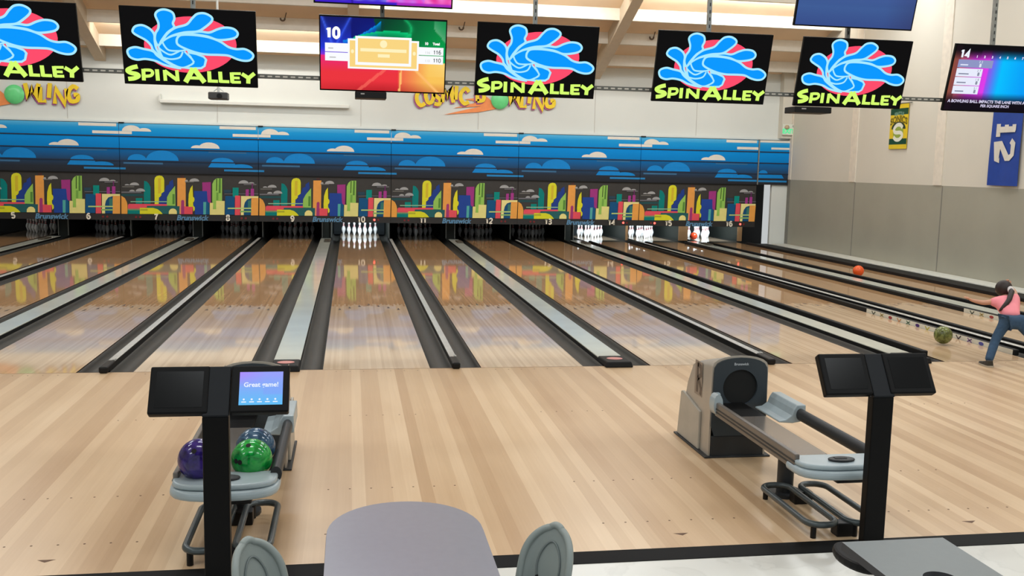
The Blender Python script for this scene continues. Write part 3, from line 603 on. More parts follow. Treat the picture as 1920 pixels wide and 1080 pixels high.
# ------------------------------------------------------------------ overhead screens
TW, TH, TILT = 1.253, 0.733, 0.25
TY, TZ = 0.278, 3.123
m_bezel = M('bezel_black', (5, 5, 6), 0.4, spec=0.12)
FN = lambda a, b, d: (a, -d, b)            # flat in the screen plane, layers come forward
def tv(name, x, label, y=TY, z=TZ, w=TW, h=TH):
    t = thing(name, (x, y, z), label, 'tv screen', 'tv screens hung over the lanes', (TILT, 0, 0))
    MB().box(-w/2, 0.0, -h/2, w/2, 0.035, h/2).build('casing', m_bezel, t, bevel=0.004)
    MB().box(-w*0.36, 0.035, -h*0.36, w*0.36, 0.075, h*0.3).build('back_housing', m_black2, t)
    return t
def logo_picture(t):
    pal = Pal([E('screen_black', (6, 6, 8), 1.0)])
    X = lambda p: ((p[0]-.5)*TW, (p[1]-.5)*TH)
    mb = MB().poly([FN(a, b, 0.001) for a, b in ((-TW/2+.012, -TH/2+.012), (TW/2-.012, -TH/2+.012), (TW/2-.012, TH/2-.012), (-TW/2+.012, TH/2-.012))], 0)
    lay = [0.0015]
    def nxt(): lay[0] += 0.0006; return lay[0]
    def fill(pts, c): d = nxt(); mb.poly([FN(a, b, d) for a, b in pts], pal(c, 1.0))
    def line(pts, wd, c, closed=False): d = nxt(); stroke(mb, pts, wd, lambda a, b, q: FN(a, b, d), closed, pal(c, 1.0))
    RED, BLU, CY, LIM = (255, 76, 108), (0, 152, 255), (168, 234, 255), (214, 255, 112)
    fill([X(p) for p in LOGO['disc']], RED)
    for l in LOGO['lobes'][:1] + LOGO['lobes'][1:]:
        q = smooth_loop([X(p) for p in l], 5); fill(q, BLU); line(q, 0.021, CY, True)
    q = [X(p) for p in LOGO['base']]; fill(q, BLU); line(q, 0.019, CY, True)
    q = [X(p) for p in LOGO['core']]; fill(q, BLU)
    for l in LOGO['lines']: line(smooth_loop([X(p) for p in l], 4, False), 0.016, CY)
    q = smooth_loop([X(p) for p in LOGO['pin']], 5); fill(q, BLU); line(q, 0.021, CY, True)
    for lt in LOGO['letters']:
        for wd, pts in lt:
            pts = [X(p) for p in pts]
            if len(pts) > 3: pts = smooth_loop(pts, 5, False)
            line(pts, wd*TW*1.06, LIM)
    mb.build('lit_picture', pal.mats, t)
def scores_ten(u, v):
    """rainbow wallpaper of sweeping folds"""
    x, y = u, 1-v
    if y > 0.52+0.06*x:
        c = mix((235, 40, 120), (236, 52, 62), (y-0.55)*5) if x < 0.62 else mix((240, 96, 70), (250, 196, 90), (x-0.62)*4)
        if x > 0.78 and y < 0.78: c = mix(c, (255, 240, 170), (x-0.78)*6*(0.9-y))
        c = mix(c, (150, 20, 26), max(0, (y-0.86)*4)*(1-abs(x-0.5)))
        if abs(x-(0.50-(y-0.72)*0.7)) < 0.02: c = mix(c, (255, 120, 100), .6)
        if abs(x-0.645+(y-0.72)*.04) < 0.008: c = (255, 190, 110)
        if abs(x-(0.78+(y-0.72)*0.6)) < 0.012: c = (255, 190, 110)
        return c
    if x < 0.24: c = mix((16, 24, 100), (34, 60, 236), y*2.0)
    elif x < 0.50: c = mix((12, 20, 110), (10, 70, 190), (x-0.24)*4*y*2)
    else: c = mix((4, 58, 40), (0, 150, 70), (x-0.5)*1.6+y*0.8)
    if x > 0.42 + y*0.12 and x <= 0.5: c = (4, 62, 52)
    def glow(c, d, col, w): return mix(c, col, math.exp(-d/w)) if d > 0 else c
    if 0.18 < x < 0.475: c = glow(c, y-(0.31-0.27*((x-0.18)/0.295)**1.5), (0, 150, 240), .06)
    if 0.26 < x < 0.72: c = glow(c, y-(0.26-0.10*math.sin((x-0.26)*5.2)), (0, 206, 124), .09)
    if 0.66 < x < 0.76: c = glow(c, abs(x-(0.72-(y-.13)**2*3)), (20, 190, 110), .012)
    if x < 0.2: c = glow(c, abs(x-(0.01+y*0.22))+.001, (70, 110, 255), .01)
    if 0.12 < x < 0.25: c = glow(c, abs(x-(0.235-y*0.3))+.001, (60, 100, 250), .01)
    if x > 0.9: c = glow(c, .1-y+(x-.9)*2, (90, 170, 120), .2)
    if x > .8 and y > .3: c = mix(c, (0, 210, 120), (y-.3)*1.6)
    if x < 0.25 and y > 0.42: c = mix(c, (206, 40, 200), (y-0.42)*6)
    return c
def score_board_ten(t):
    w, h = TW-.024, TH-.03
    mb = MB(); cols = picture(mb, FN, w, h, 110, 66, scores_ten, 0.0015)
    mb.build('lit_picture', picture_mat('lit_picture'), t, col=cols)
    pal = Pal(); mb = MB(); U = lambda u, v: ((u-.5)*w, (.5-v)*h)
    def rect(u0, v0, u1, v1, c, s, d): mb.poly([FN(*U(a, b), d) for a, b in ((u0, v1), (u1, v1), (u1, v0), (u0, v0))], pal(c, s))
    WT = (250, 252, 255); GO = (250, 214, 130); PA = (255, 242, 190)
    rect(.035, .355, .24, .475, WT, 1.0, .003); rect(.035, .485, .24, .60, WT, 1.0, .003)
    rect(.775, .365, .985, .475, WT, 1.0, .003); rect(.775, .485, .985, .60, WT, 1.0, .003)
    rect(.215, .285, .785, .70, WT, 1.0, .004); rect(.23, .31, .77, .675, GO, 1.0, .0045)
    rect(.275, .245, .725, .645, WT, 1.0, .005); rect(.295, .275, .705, .605, GO, 1.0, .0055)
    rect(.315, .41, .685, .455, PA, 1.0, .006); rect(.455, .485, .55, .53, PA, 1.0, .006)
    cx, cy = U(.5, .345); mb.poly([FN(cx+.036*math.cos(a*PI/8), cy+.038*math.sin(a*PI/8), .006) for a in range(16)], pal(PA, 1.0))
    for u in (.252, .748): 
        cx, cy = U(u, .46); mb.poly([FN(cx+.016*math.cos(a*PI/4), cy+.02*math.sin(a*PI/4), .006) for a in range(8)], pal(PA, 1.0))
    rect(.06, .42, .10, .435, (190, 190, 190), 1.0, .0034); rect(.07, .545, .12, .56, (190, 190, 190), 1.0, .0034)
    def tx(s, u, v, sz, c, b=0): 
        cx, cy = U(u, v); text(mb, s, sz, lambda X, Y, Z: FN(cx+X, cy+Y, .0062), pal(c, 1.0), bold=b)
    def dg(q, u, v, hh, c, wt=.2):
        cx, cy = U(u, v); digits(mb, q, hh, lambda X, Y, d: FN(cx+X, cy+Y, .0062), pal(c, 1.0), wt=wt)
    dg('10', .098, .215, .115, (255, 255, 255), .25)
    tx('10', .845, .315, .035, (255, 255, 255), .002); tx('Total', .925, .315, .032, (255, 255, 255), .002)
    dg('116', .935, .43, .045, (70, 80, 80), .14); dg('110', .935, .545, .045, (70, 80, 80), .14); tx('116', .855, .44, .035, (190, 195, 195)); tx('110', .855, .555, .035, (200, 205, 205))
    mb.build('score_table', pal.mats, t)
def scores_fourteen(u, v):
    x, y = u, 1-v
    c = mix((150, 40, 150), (222, 60, 232), x*3) if x < 0.36 else mix((150, 80, 236), (0, 190, 255), (x-0.36)*8) if x < 0.5 else mix((0, 190, 255), (0, 120, 240), (x-.5)*2)
    if x < 0.2: c = mix((214, 120, 80), c, x*5)
    e = max(0, 1-y/0.22); c = mix(c, (8, 6, 14), e*1.3 if x > .25 else e*1.5)
    if y > 0.72: c = mix(c, (10, 6, 20), (y-0.72)*6)
    if x < 0.06: c = mix(c, (40, 16, 30), .4)
    return c
def score_board_fourteen(t):
    w, h = TW-.024, TH-.03
    mb = MB(); cols = picture(mb, FN, w, h, 72, 42, scores_fourteen, 0.0015)
    mb.build('lit_picture', picture_mat('lit_picture'), t, col=cols)
    pal = Pal(); mb = MB(); U = lambda u, v: ((u-.5)*w, (.5-v)*h)
    def rect(u0, v0, u1, v1, c, s, d): mb.poly([FN(*U(a, b), d) for a, b in ((u0, v1), (u1, v1), (u1, v0), (u0, v0))], pal(c, s))
    def tx(s, u, v, sz, c, b=0, sp=1.0):
        cx, cy = U(u, v); text(mb, s, sz, lambda X, Y, Z: FN(cx+X, cy+Y, .0045), pal(c, 1.0), bold=b, space=sp)
    cx_, cy_ = U(.095, .125); digits(mb, '14', .1, lambda X, Y, d: FN(cx_+X, cy_+Y, .0045), pal((240, 246, 255), 1.0), wt=.22)
    mb.build('lane_heading', pal.mats, t); pal = Pal(); mb = MB()
    for k in range(10): tx(str(k+1), .215+k*.075, .165-.0*k, .034, (236, 226, 250), .002)
    mb.build('frame_numbers', pal.mats, t)
    for k in range(4):
        pal = Pal(); mb = MB()
        if k == 0: rect(.045, .215, .385, .335, (142, 150, 196), 1.0, .003); rect(.07, .285, .145, .305, (220, 226, 245), 1.0, .0035)
        else: rect(.045, .215+k*.135, .30, .34+k*.135, (232, 236, 252), 1.0, .003); rect(.07, .29+k*.135, (.17, .16, .155)[k-1], .307+k*.135, (120, 126, 150), 1.0, .0035)
        tx(('2 2', '2 7', '1 8', '3 /')[k], .265, .245+k*.137, .036, (240, 244, 255) if k == 0 else (110, 116, 140))
        tx('8', .265, .30+k*.135, .05, (240, 244, 255) if k == 0 else (110, 116, 140), .002)
        mb.build('score_row', pal.mats, t)
    pal = Pal(); mb = MB()
    tx('A BOWLING BALL IMPACTS THE LANE WITH A FORCE OF', .5, .86, .045, (214, 210, 236), .0015)
    tx('PER SQUARE INCH', .5, .925, .042, (206, 200, 228), .0015)
    mb.build('ticker_text', pal.mats, t)
XS = [-3.428, -1.794, 0.059, 1.616, 3.497, 5.093, 6.855]
LAB = ['black tv showing the blue splash logo, cut off by the left edge of the photo', 'black tv showing the blue splash logo, hung above the small projector',
       'black tv showing a rainbow score screen headed 10', 'black tv showing the blue splash logo, just right of the rainbow score screen',
       'black tv showing the blue splash logo, alone between two white ceiling poles, third from right', 'black tv showing the blue splash logo, directly below a plain blue screen',
       'black tv showing a pink and blue score screen headed 14']
for i, x in enumerate(XS):
    t = tv('overhead_tv', x, LAB[i])
    if i == 2: score_board_ten(t)
    elif i == 6: score_board_fourteen(t)
    else: logo_picture(t)
UW, UH = 1.347, 0.79
def photo_strip(u, v):
    j = .5+.28*math.sin(u*61+2*math.sin(v*19))+.22*math.sin(v*43+u*37)
    a, b = ((60, 40, 220), (130, 120, 235)) if u < 0.52 else ((236, 60, 190), (200, 130, 250)) if u < 0.8 else ((230, 50, 150), (250, 130, 220))
    c = mix(a, b, j)
    if v < 0.03: c = (60, 30, 200) if u < 0.6 else (170, 40, 190)
    if abs(u-.27) < .006 or abs(u-.66) < .006: c = (40, 20, 150)
    return c
def slate(u, v):
    c = mix((62, 92, 150), (52, 72, 132), abs(v-.25)*3); c = mix(c, (104, 136, 216), max(0, (v-0.3)*1.6))
    c = mix(c, (50, 52, 92), max(0, (u-.75)*2)*(1-v))
    return c
for x, lab, fn in ((0.056, 'upper black tv showing a purple and pink photo strip, above the rainbow screen', photo_strip),
                   (4.99, 'upper black tv with a plain slate blue screen, cut off at the top', slate)):
    t = tv('overhead_tv', x, lab, 0.052, 3.963, UW, UH)
    mb = MB(); cols = picture(mb, FN, UW-.03, UH-.03, 78, 44, fn, 0.0015)
    mb.build('lit_picture', picture_mat('lit_picture'), t, col=cols)
    if fn is slate:
        pal = Pal(); mb = MB()
        q = smooth_loop([(.40,.02),(.47,.05),(.56,.03),(.63,.06),(.60,-.02),(.50,-.03),(.46,-.06),(.44,-.02)], 4); mb.poly([FN(a, b-.01, .003) for a, b in q], pal((30, 92, 196), 1.0))
        for a, b in ((.43, -.05), (.46, -.045)): mb.poly([FN(a+dx, b+dz, .0034) for dx, dz in ((-.008,-.03),(.008,-.03),(.008,.05),(-.008,.05))], pal((20, 40, 120), 1.0))
        mb.build('splash_mark', pal.mats, t)
# scoring cameras under two screens
for x, z, w, lab in ((-0.065, 2.735, 0.31, 'black box hung under the rainbow score screen'), (4.64, 2.73, 0.42, 'black box hung under the splash logo tv below the plain blue screen')):
    b = MB().box(x-w/2, 0.24, z-0.04, x+w/2, 0.5, z+0.025).build('sensor_box', m_black, bevel=0.006); tag(b, lab, 'sensor box')
    MB().box(x-w*0.32, 0.236, z-0.004, x-w*0.2, 0.2395, z+0.008).build('small_badge', M('badge_grey', (170, 170, 170), 0.4), b)
# slotted poles and cross strut
PLAB = ['slotted grey pole above the splash logo tv over the projector', 'slotted grey pole between the two stacked screens near the centre', 'slotted grey pole above the logo tv right of the rainbow screen',
        'slotted grey pole above the logo tv between the white roof bands', 'slotted grey pole between the plain blue screen and the logo tv below', 'slotted grey pole above the score screen headed 14']
def slots(mb, ax, p0, p1, x, y, face, mi):
    k = p0
    while k < p1:
        if ax == 'z': mb.box(x-0.006, face-0.002, k, x+0.006, face, k+0.035, mi)
        else: mb.box(k, face-0.002, x-0.007, k+0.045, face, x+0.007, mi)
        k += 0.075
for x, lab in zip((-1.777, 0.05, 1.612, 3.487, 5.071, 6.814), PLAB):
    mb = MB().box(x-0.021, 0.395, 2.78, x+0.021, 0.435, deck_z(0.4)); slots(mb, 'z', 2.8, 6.0, x, 0, 0.395, 1)
    tag(mb.build('ceiling_pole', [m_steel, m_slot]), lab, 'ceiling pole', 'poles carrying the screens')
mb = MB().box(-5.0, 0.44, 2.87, 8.6, 0.48, 2.912); slots(mb, 'x', -4.98, 8.55, 2.891, 0, 0.44, 1)
tag(mb.build('cross_strut', [M('strut_grey', (104, 106, 102), 0.5, metal=0.4), M('slot_light', (206, 204, 196), 0.6)]), 'long slotted grey strut running behind the lower row of tvs', 'strut')
# projector and its screen case
t = thing('projector', (-2.635, 9.0, 3.14), 'small dark projector hanging below the second logo tv', 'projector')
MB().box(-0.17, -0.14, 0, 0.17, 0.14, 0.13).build('body', M('projector_grey', (62, 62, 62), 0.4), t, bevel=0.02)
MB().tube([(0.03, -0.145, 0.06), (0.03, -0.17, 0.06)], 0.045, 14).build('lens', m_black, t)
MB().tube([(0, 0, 0.13), (0, 0, deck_z(9.0)-3.14)], 0.02, 10).tube([(-.09, 0, .15), (0, 0, .22), (.09, 0, .15)], 0.012, 6).build('ceiling_mount', m_wallw, t)
t = thing('projector_screen_case', (-2.65, 16.42, 3.49), 'long white rolled screen case fixed low on the back wall', 'screen case')
MB().box(-2.36, -0.05, -0.04, 2.36, 0.09, 0.05).build('case', m_wallw, t, bevel=0.015)
MB().box(-2.38, -0.04, 0.0, -2.34, 0.09, 0.19).build('end_bracket', m_wallw, t)
for p, lab in zip(((2.411, 14.634, 5.382), (7.264, 14.687, 5.361), (-1.849, 14.586, 5.402)), ('small dark hook under the roof right of the rainbow screen', 'small dark hook under the roof between the two right logo tvs', 'faint hook under the roof left of the rainbow screen')):
    h = MB().tube([(p[0]+0.05*math.cos(a), p[1], p[2]+0.05*math.sin(a)) for a in [PI*(0.9+k*0.12) for k in range(11)]], 0.022, 6)
    h.tube([(p[0]+0.05, p[1], p[2]), (p[0]+0.09, p[1], deck_z(p[1])+.02)], 0.012, 6)
    tag(h.build('ceiling_hook', M('hook_brown', (92, 74, 58), 0.6), smooth=50), lab, 'hook', 'hooks under the roof')

# ------------------------------------------------------------------ cut-out lettering on the back wall
m_yel = M('letter_yellow', (250, 214, 34), 0.4); m_pur = M('letter_purple', (168, 84, 140), 0.5)
m_grn = M('ball_green', (110, 222, 140), 0.3); m_org = M('flame_orange', (250, 148, 82), 0.45)
GL = {'C': [[(.9,.78),(.55,1),(.12,.7),(.12,.3),(.5,0),(.92,.14)]], 'O': [[(.5,1),(.08,.6),(.3,.02),(.75,.08),(.95,.55),(.72,.95),(.5,1)]],
      'S': [[(.9,.9),(.4,1),(.12,.75),(.8,.4),(.7,.05),(.08,.08)]], 'M': [[(.02,0),(.2,1),(.5,.35),(.8,1),(1,0)]], 'I': [[(.35,0),(.65,1)]],
      'B': [[(.15,0),(.15,1)], [(.15,1),(.75,.85),(.7,.58),(.15,.52),(.85,.4),(.8,.06),(.15,0)]], 'W': [[(0,1),(.25,0),(.5,.7),(.75,0),(1,1)]],
      'L': [[(.25,1),(.15,0),(.85,.08)]], 'N': [[(.1,0),(.15,1),(.85,0),(.95,1)]], 'G': [[(.9,.85),(.5,1),(.1,.6),(.3,.05),(.85,.1),(.88,.45),(.55,.45)]]}
def wall_sign(x0, z0, label):
    t = thing('wall_sign', (x0, 16.5, z0), label, 'sign', 'cut-out cosmic bowling signs')
    sp = [('C', 0.0, .02, .27, .42, .1), ('O', .25, .1, .24, .36, -.1), ('S', .48, .05, .2, .34, .05), ('M', .70, .12, .30, .40, -.12), ('I', 1.0, .2, .16, .36, -.2), ('C', 1.16, .1, .27, .40, .1),
          ('B', 1.6, .18, .24, .46, -.05), ('W', 2.48, .14, .32, .36, .1), ('L', 2.80, .06, .2, .36, -.1), ('I', 2.98, .16, .16, .36, -.12), ('N', 3.14, .02, .32, .38, .06), ('G', 3.46, .08, .28, .38, .08)]
    for ch, x, z, w, h, sl in sp:
        mb = MB()
        for ln in GL[ch]:
            for dx, dz, dep, mi in ((-.03, -.035, 0.01, 1), (0, 0, 0.03, 0)):
                pts = [(x+dx+a*w+sl*b*h*.3, z+dz+b*h) for a, b in ln]
                if ch in 'COSGB' and len(pts) > 3: pts = smooth_loop(pts, 3, False)
                stroke(mb, pts, 0.1, lambda a, b, d: (a, -dep-d, b), mi=mi, depth=0.02)
        mb.build('letter', [m_yel, m_pur], t)
    turn(MB().lathe([(0.01, 0), (0.17, 0.004), (0.225, 0.02), (0.235, 0.04), (0.2, 0.075), (0.1, 0.1), (0.01, 0.106)], 28).build('green_ball', m_grn, t, smooth=60), (2.24, -0.02, 0.22))
    mb = MB()
    for q in ([(2.2,.04),(1.9,.3),(1.3,.22),(1.7,.16),(1.0,-.02),(1.75,.05),(.75,-.2),(1.7,-.1),(.95,-.26),(2.1,-.02)],):
        mb.prism(q, lambda a, b, d: (a, -0.005-d, b), 0.008)
    mb.build('orange_flame', m_org, t)
wall_sign(1.43, 3.567, 'yellow cut-out cosmic bowling sign half hidden behind the central tvs')
wall_sign(-10.69, 3.33, 'yellow cut-out bowling sign at the far left of the back wall')

# exit sign, banners
t = thing('exit_sign', (11.79, 16.27, 3.07), 'small white exit sign with green letters in the back right corner', 'exit sign')
MB().box(-0.17, -0.06, 0, 0.16, 0.0, 0.3).build('case', M('exit_white', (228, 230, 216), 0.4), t, bevel=0.01)
mb = MB(); text(mb, 'EXIT', 0.17, lambda X, Y, Z: (X-0.005, -0.063, 0.1+Y), bold=0.008); mb.build('green_letters', L((90, 226, 150), 1.1), t)
lamp_a = MB().lathe([(.06, 0), (.065, .03), (.03, .07)], 14).build('emergency_lamp', M('lamp_head', (190, 168, 138), 0.35), t, smooth=50)
turn(lamp_a, (-0.06, -0.06, 0.215))
lamp_b = MB().lathe([(.07, 0), (.075, .03), (.03, .08)], 14).build('emergency_lamp', M('lamp_head_grey', (170, 168, 160), 0.35), t, smooth=50)
turn(lamp_b, (0.15, -0.0, 0.25))

def cloth(t, name, w, h, nx, nz, wave, mat):
    """slightly rippled hanging cloth with thickness, facing -X"""
    mb = MB(); vs = []
    for s in (0, 1):
        for j in range(nz+1):
            for i in range(nx+1):
                a, b = i/nx, j/nz; vs.append((wave(a, b)-0.002*s*-1, (0.5-a)*w, -b*h))
    n1 = (nx+1)*(nz+1); fs = []
    for j in range(nz):
        for i in range(nx):
            a = j*(nx+1)+i; fs.append((a, a+nx+1, a+nx+2, a+1)); fs.append((n1+a+1, n1+a+nx+2, n1+a+nx+1, n1+a))
    mb.add(vs, fs, 0); return mb.build(name, mat, t, smooth=60)
# yellow and green team banner: y runs 11.16 (left edge) to 10.45
t = thing('team_banner', (WALL_X, 10.8, 3.62), 'narrow yellow and green banner with a white letter S on the cream wall', 'banner')
BW, BH = 0.72, 1.0
def flat(y, z, d=0.0): return (-0.03-d, y, z)
G1 = (20, 70, 48); Y1 = (226, 196, 40)
pal = Pal([P(Y1)]); mb = MB().box(-0.03, -BW/2, -BH, -0.02, BW/2, 0, 0)
def br(z0, z1, c, d): mb.poly([flat(BW/2, z0, d), flat(-BW/2, z0, d), flat(-BW/2, z1, d), flat(BW/2, z1, d)], pal(c))
br(-.24, -.1, G1, .001); br(-.9, -.77, G1, .001)
fs = lambda X, Y, d: flat(-X, Y, d)
text(mb, 'SONICS', 0.2, lambda X, Y, Z: flat(-X, -.34+Y-.6*X*X, .003), pal((110, 96, 20)), bold=0.008)
text(mb, 'SEATTLE', 0.1, lambda X, Y, Z: flat(-X, -.215+Y-.5*X*X, .003), pal((120, 160, 140)), bold=0.004)
mb.poly([fs(.29*math.cos(a), -.56+.17*math.sin(a), .002) for a in [PI*k/14 for k in range(15)]], pal((44, 60, 40)))
mb.poly([fs(.21*math.cos(a*PI/12), -.63+.19*math.sin(a*PI/12), .0034) for a in range(24)], pal((150, 170, 70)))
stroke(mb, smooth_loop([(.17, -.53), (.08, -.47), (-.06, -.47), (-.17, -.55), (-.12, -.63), (.1, -.64), (.17, -.71), (.06, -.79), (-.08, -.79), (-.18, -.73)], 4, False), .085, lambda a, b, d: fs(a, b, .004), mi=pal((232, 232, 216)))
mb.build('banner_cloth', pal.mats, t)
MB().tube([(-0.03, -BW/2-0.12, 0.01), (-0.03, BW/2+.02, 0.01)], 0.012, 8).build('hanging_rod', m_steel, t)
t = thing('number_flag', (WALL_X, 7.06, 3.5), 'long blue hanging flag with a sideways white number 12', 'flag')
wave = lambda a, b: -0.04-0.02*b*math.sin(a*7+b*3)-0.02*b*b
cl = cloth(t, 'flag_cloth', 0.86, 1.62, 16, 24, wave, M('flag_blue', (22, 62, 150), 0.7, var=0.08))
mb = MB()
mw = lambda X, Y, d: (wave(0.5+X/0.86, -Y/1.62)-0.012-d, -X, Y)
# the digits read from top to bottom, turned a quarter clockwise
q = lambda x, y: (y-0.30, -x-0.46)       # glyph plane -> flag plane
def glyph(lines):
    for l in lines: stroke(mb, [q(a, b) for a, b in l], 0.11, mw, mi=0)
glyph([[(.02, .30), (.13, .30)], [(.11, .06), (.11, .56)], [(.02, .52), (.14, .52)], [(.0, .08), (.24, .08)]])
glyph([[(.32, .46), (.38, .54), (.58, .54), (.64, .46), (.64, .38), (.36, .16), (.36, .08), (.68, .08), (.68, .16)]])
mb.build('white_number', M('flag_white', (214, 208, 196), 0.7), t)

# ------------------------------------------------------------------ ball returns
m_hood = M('hood_silver', (172, 164, 152), 0.35, metal=0.15, var=0.04)
m_skirt = M('skirt_silver', (172, 168, 158), 0.4, metal=0.1)
m_face = M('hood_face', (52, 60, 66), 0.45, spec=0.3); m_charc = M('charcoal_plastic', (46, 48, 50), 0.45, spec=0.3)
m_pale = M('pale_grey_plastic', (160, 174, 180), 0.28); m_tray = M('tray_grey', (120, 114, 108), 0.16, metal=0.35)
m_side = M('rack_side', (112, 106, 100), 0.35, metal=0.3); m_tube = M('foot_rail_grey', (74, 82, 84), 0.3, metal=0.3)
def ball_return(xc, label):
    t = thing('ball_return', (xc, -3.22, 0), label, 'ball return', 'ball returns')
    prof = [(0.0, .215, .60), (.34, .215, .53), (.45, .213, .48), (.58, .212, .42), (.655, .21, .36)]
    mb = MB(); vs = []; n = 12
    # hood: front outline swept back along a sloping rear
    out = [(-.215, 0.0), (-.215, .25), (-.213, .45), (-.21, .66)]
    for k in range(1, 10): a = PI*(1-k/10); out.append((.21*math.cos(a)*1.0, .66+.085*math.sin(a)**0.8))
    out += [(.21, .66), (.213, .45), (.215, .25), (.215, 0.0)]
    back = lambda z: .60-.20*max(0, z)/.66*(0.6+0.4*z/.66) if z < .66 else .40-(z-.66)*1.2
    F = [(x, 0.0, z) for x, z in out]; B = [(x*(1 if z < .6 else .97), back(z), z-max(0, z-.45)*.27) for x, z in out]; m = len(out)
    mb.add(F+B, [(i, i+1, m+i+1, m+i) for i in range(m-1)] + [tuple(range(m, 2*m))] + [(0, m, 2*m-1, m-1)])
    inn = [(x*.94, (z-.02 if z > .6 else z)) for x, z in out]
    mb.add([(x, -.004, z) for x, z in out]+[(x, -.004, z) for x, z in inn]+F, [(i, m+i, m+i+1, i+1) for i in range(m-1)]+[(i, i+1, 2*m+i+1, 2*m+i) for i in range(m-1)])
    mb.build('hood_shell', m_hood, t, smooth=40)
    # front face with round opening
    R0, zc, no = .13, .515, 40
    ring = [(R0*math.cos(2*PI*k/no), zc+R0*math.sin(2*PI*k/no)) for k in range(no)]
    def edge(a):
        dx, dz = math.cos(a), math.sin(a); s = .45
        best = 9
        for (xa, za), (xb, zb) in zip(out2, out2[1:]+out2[:1]):
            ex, ez = xb-xa, zb-za; den = dx*ez-dz*ex
            if abs(den) < 1e-9: continue
            tt = ((xa)*ez-(za-zc)*ex)/den; uu = ((xa)*dz-(za-zc)*dx)/den
            if tt > 0 and -1e-6 <= uu <= 1+1e-6: best = min(best, tt)
        return (dx*best, zc+dz*best)
    out2 = [(x*.955, (z-.014 if z > .6 else z) if z > .2 else .16) for x, z in out if z > .2 or z == 0.0]
    o2 = [edge(2*PI*k/no) for k in range(no)]
    mb = MB()
    V = [(x, -.018, z) for x, z in ring]+[(x, -.018, z) for x, z in o2]+[(x, .03, z) for x, z in ring]+[(x, .0, z) for x, z in o2]
    fs = []
    for k in range(no):
        j = (k+1) % no; fs += [(k, j, no+j, no+k), (k, 2*no+k, 2*no+j, j), (no+k, no+j, 3*no+j, 3*no+k)]
    mb.add(V, fs); fp = mb.build('front_panel', m_face, t)
    mb = MB(); text(mb, 'Brunswick', 0.026, lambda X, Y, Z: (X, -.0195, .685+Y), bold=0.0008); mb.build('maker_lettering', M('badge_pale', (176, 184, 190), 0.4), fp)
    bo = MB().lathe([(.129, 0.0), (.129, .2), (.002, .2)], 32).build('ball_opening', m_dark, t, smooth=40)
    turn(bo, (0, 0.0, zc), -PI/2)
    MB().box(-.2, -.012, .0, .2, .02, .158).build('lower_panel', m_charc, t, bevel=.006)
    # lower side skirts and floor flange
    for s in (-1, 1):
        mb = MB(); pts = [(.16, 0.012), (.63, 0.012), (.57, .36), (.53, .37), (.16, .30)]
        mb.prism(pts, lambda a, b, d: (s*(.214+d), a, b), .02); sk = mb.build('side_skirt', m_skirt, t, bevel=.006)
    # recessed letter badge on each side
        mb = MB().prism([(.17, .40), (.33, .40), (.33, .655), (.19, .655)], lambda a, b, d: (s*(.2125+d), a, b), .003)
        bd = mb.build('side_badge', M('badge_taupe', (140, 128, 116), 0.4), t)
        mb = MB(); rw = lambda a, b, d: (s*(.2165+d), .235-s*(-1)*0-(a*(-s)*-1)*0+(.06-a) if s < 0 else .16+a, b)
        for ln, w in (([(.02, .42), (.02, .64)], .04), ([(.02, .63), (.08, .62), (.09, .56), (.03, .525)], .034), ([(.04, .525), (.1, .46), (.09, .41)], .04)):
            stroke(mb, ln, w, rw)
        mb.build('badge_letter', M('badge_dark', (78, 68, 62), 0.4), bd)
    MB().box(-.25, -.03, 0, .25, .66, .012).build('floor_flange', m_charc, t, bevel=.004)
    # rack
    MB().box(-.262, -1.46, .365, -.232, -.21, .462).build('side_rail', m_side, t, bevel=.008)
    MB().box(-.266, -1.46, .392, -.2622, -.21, .40).box(-.266, -1.46, .415, -.2622, -.21, .423).build('rail_groove', m_charc, t)
    MB().box(-.165, -1.40, .385, .03, -.40, .405).build('centre_tray', m_tray, t, bevel=.006)
    MB().box(-.165, -.41, .375, .03, .05, .402).box(-.06, -1.36, .36, -.03, -.02, .386).build('tray_throat', m_black, t)
    mb = MB().tube([(.252, -1.42, .425), (.252, -.42, .425)], .03, 14, ry=.042); mb.build('rail_tube', m_charc, t, smooth=40)
    # pale guides at the hood mouth
    mb = MB(); mb.tube([(-.247, -.15, .44), (-.247, -.24, .445)], .034, 12, ry=.075).tube([(-.235, -.12, .49), (-.235, -.20, .51)], .016, 8)
    mb.build('left_guide', m_pale, t, smooth=50)
    mb = MB(); pr = [(.10, .385), (.15, .392), (.19, .42), (.205, .46), (.225, .49), (.29, .49), (.292, .38), (.2, .365), (.10, .372)]
    mb.prism(pr, lambda a, b, d: (a, -.06-d, b), .40); mb.build('right_guide', m_pale, t, bevel=.01)
    # end cap with hand dryer grille
    def cap_outline(ax, fy, by):
        pts = [(ax, by)]
        for k in range(13): a = PI*k/12; pts.append((ax*(abs(math.cos(a))**.75)*(1 if math.cos(a) >= 0 else -1), by-.10-fy*math.sin(a)**.8))
        return pts + [(-ax, by)]
    mb = MB().prism(cap_outline(.275, .17, -1.36), lambda a, b, d: (a, b, .352+d), .05); mb.build('end_cap', m_pale, t, bevel=.02, seg=3, smooth=50)
    MB().prism(cap_outline(.262, .135, -1.37), lambda a, b, d: (a, b, .4025+d), .03).build('cap_rim', m_pale, t, bevel=.012, seg=3, smooth=50)
    mb = MB().prism([(.08*math.cos(a*PI/10), -1.50+.045*math.sin(a*PI/10)) for a in range(20)], lambda a, b, d: (a, b, .4335+d), .012)
    vg = mb.build('dryer_vent', m_charc, t, bevel=.006); MB().box(-.04, -1.51, .446, .03, -1.48, .448).build('vent_grille', m_black, vg)
    MB().box(-.05, -1.56, .315, .14, -1.42, .35).build('under_box', m_black, t, bevel=.008)
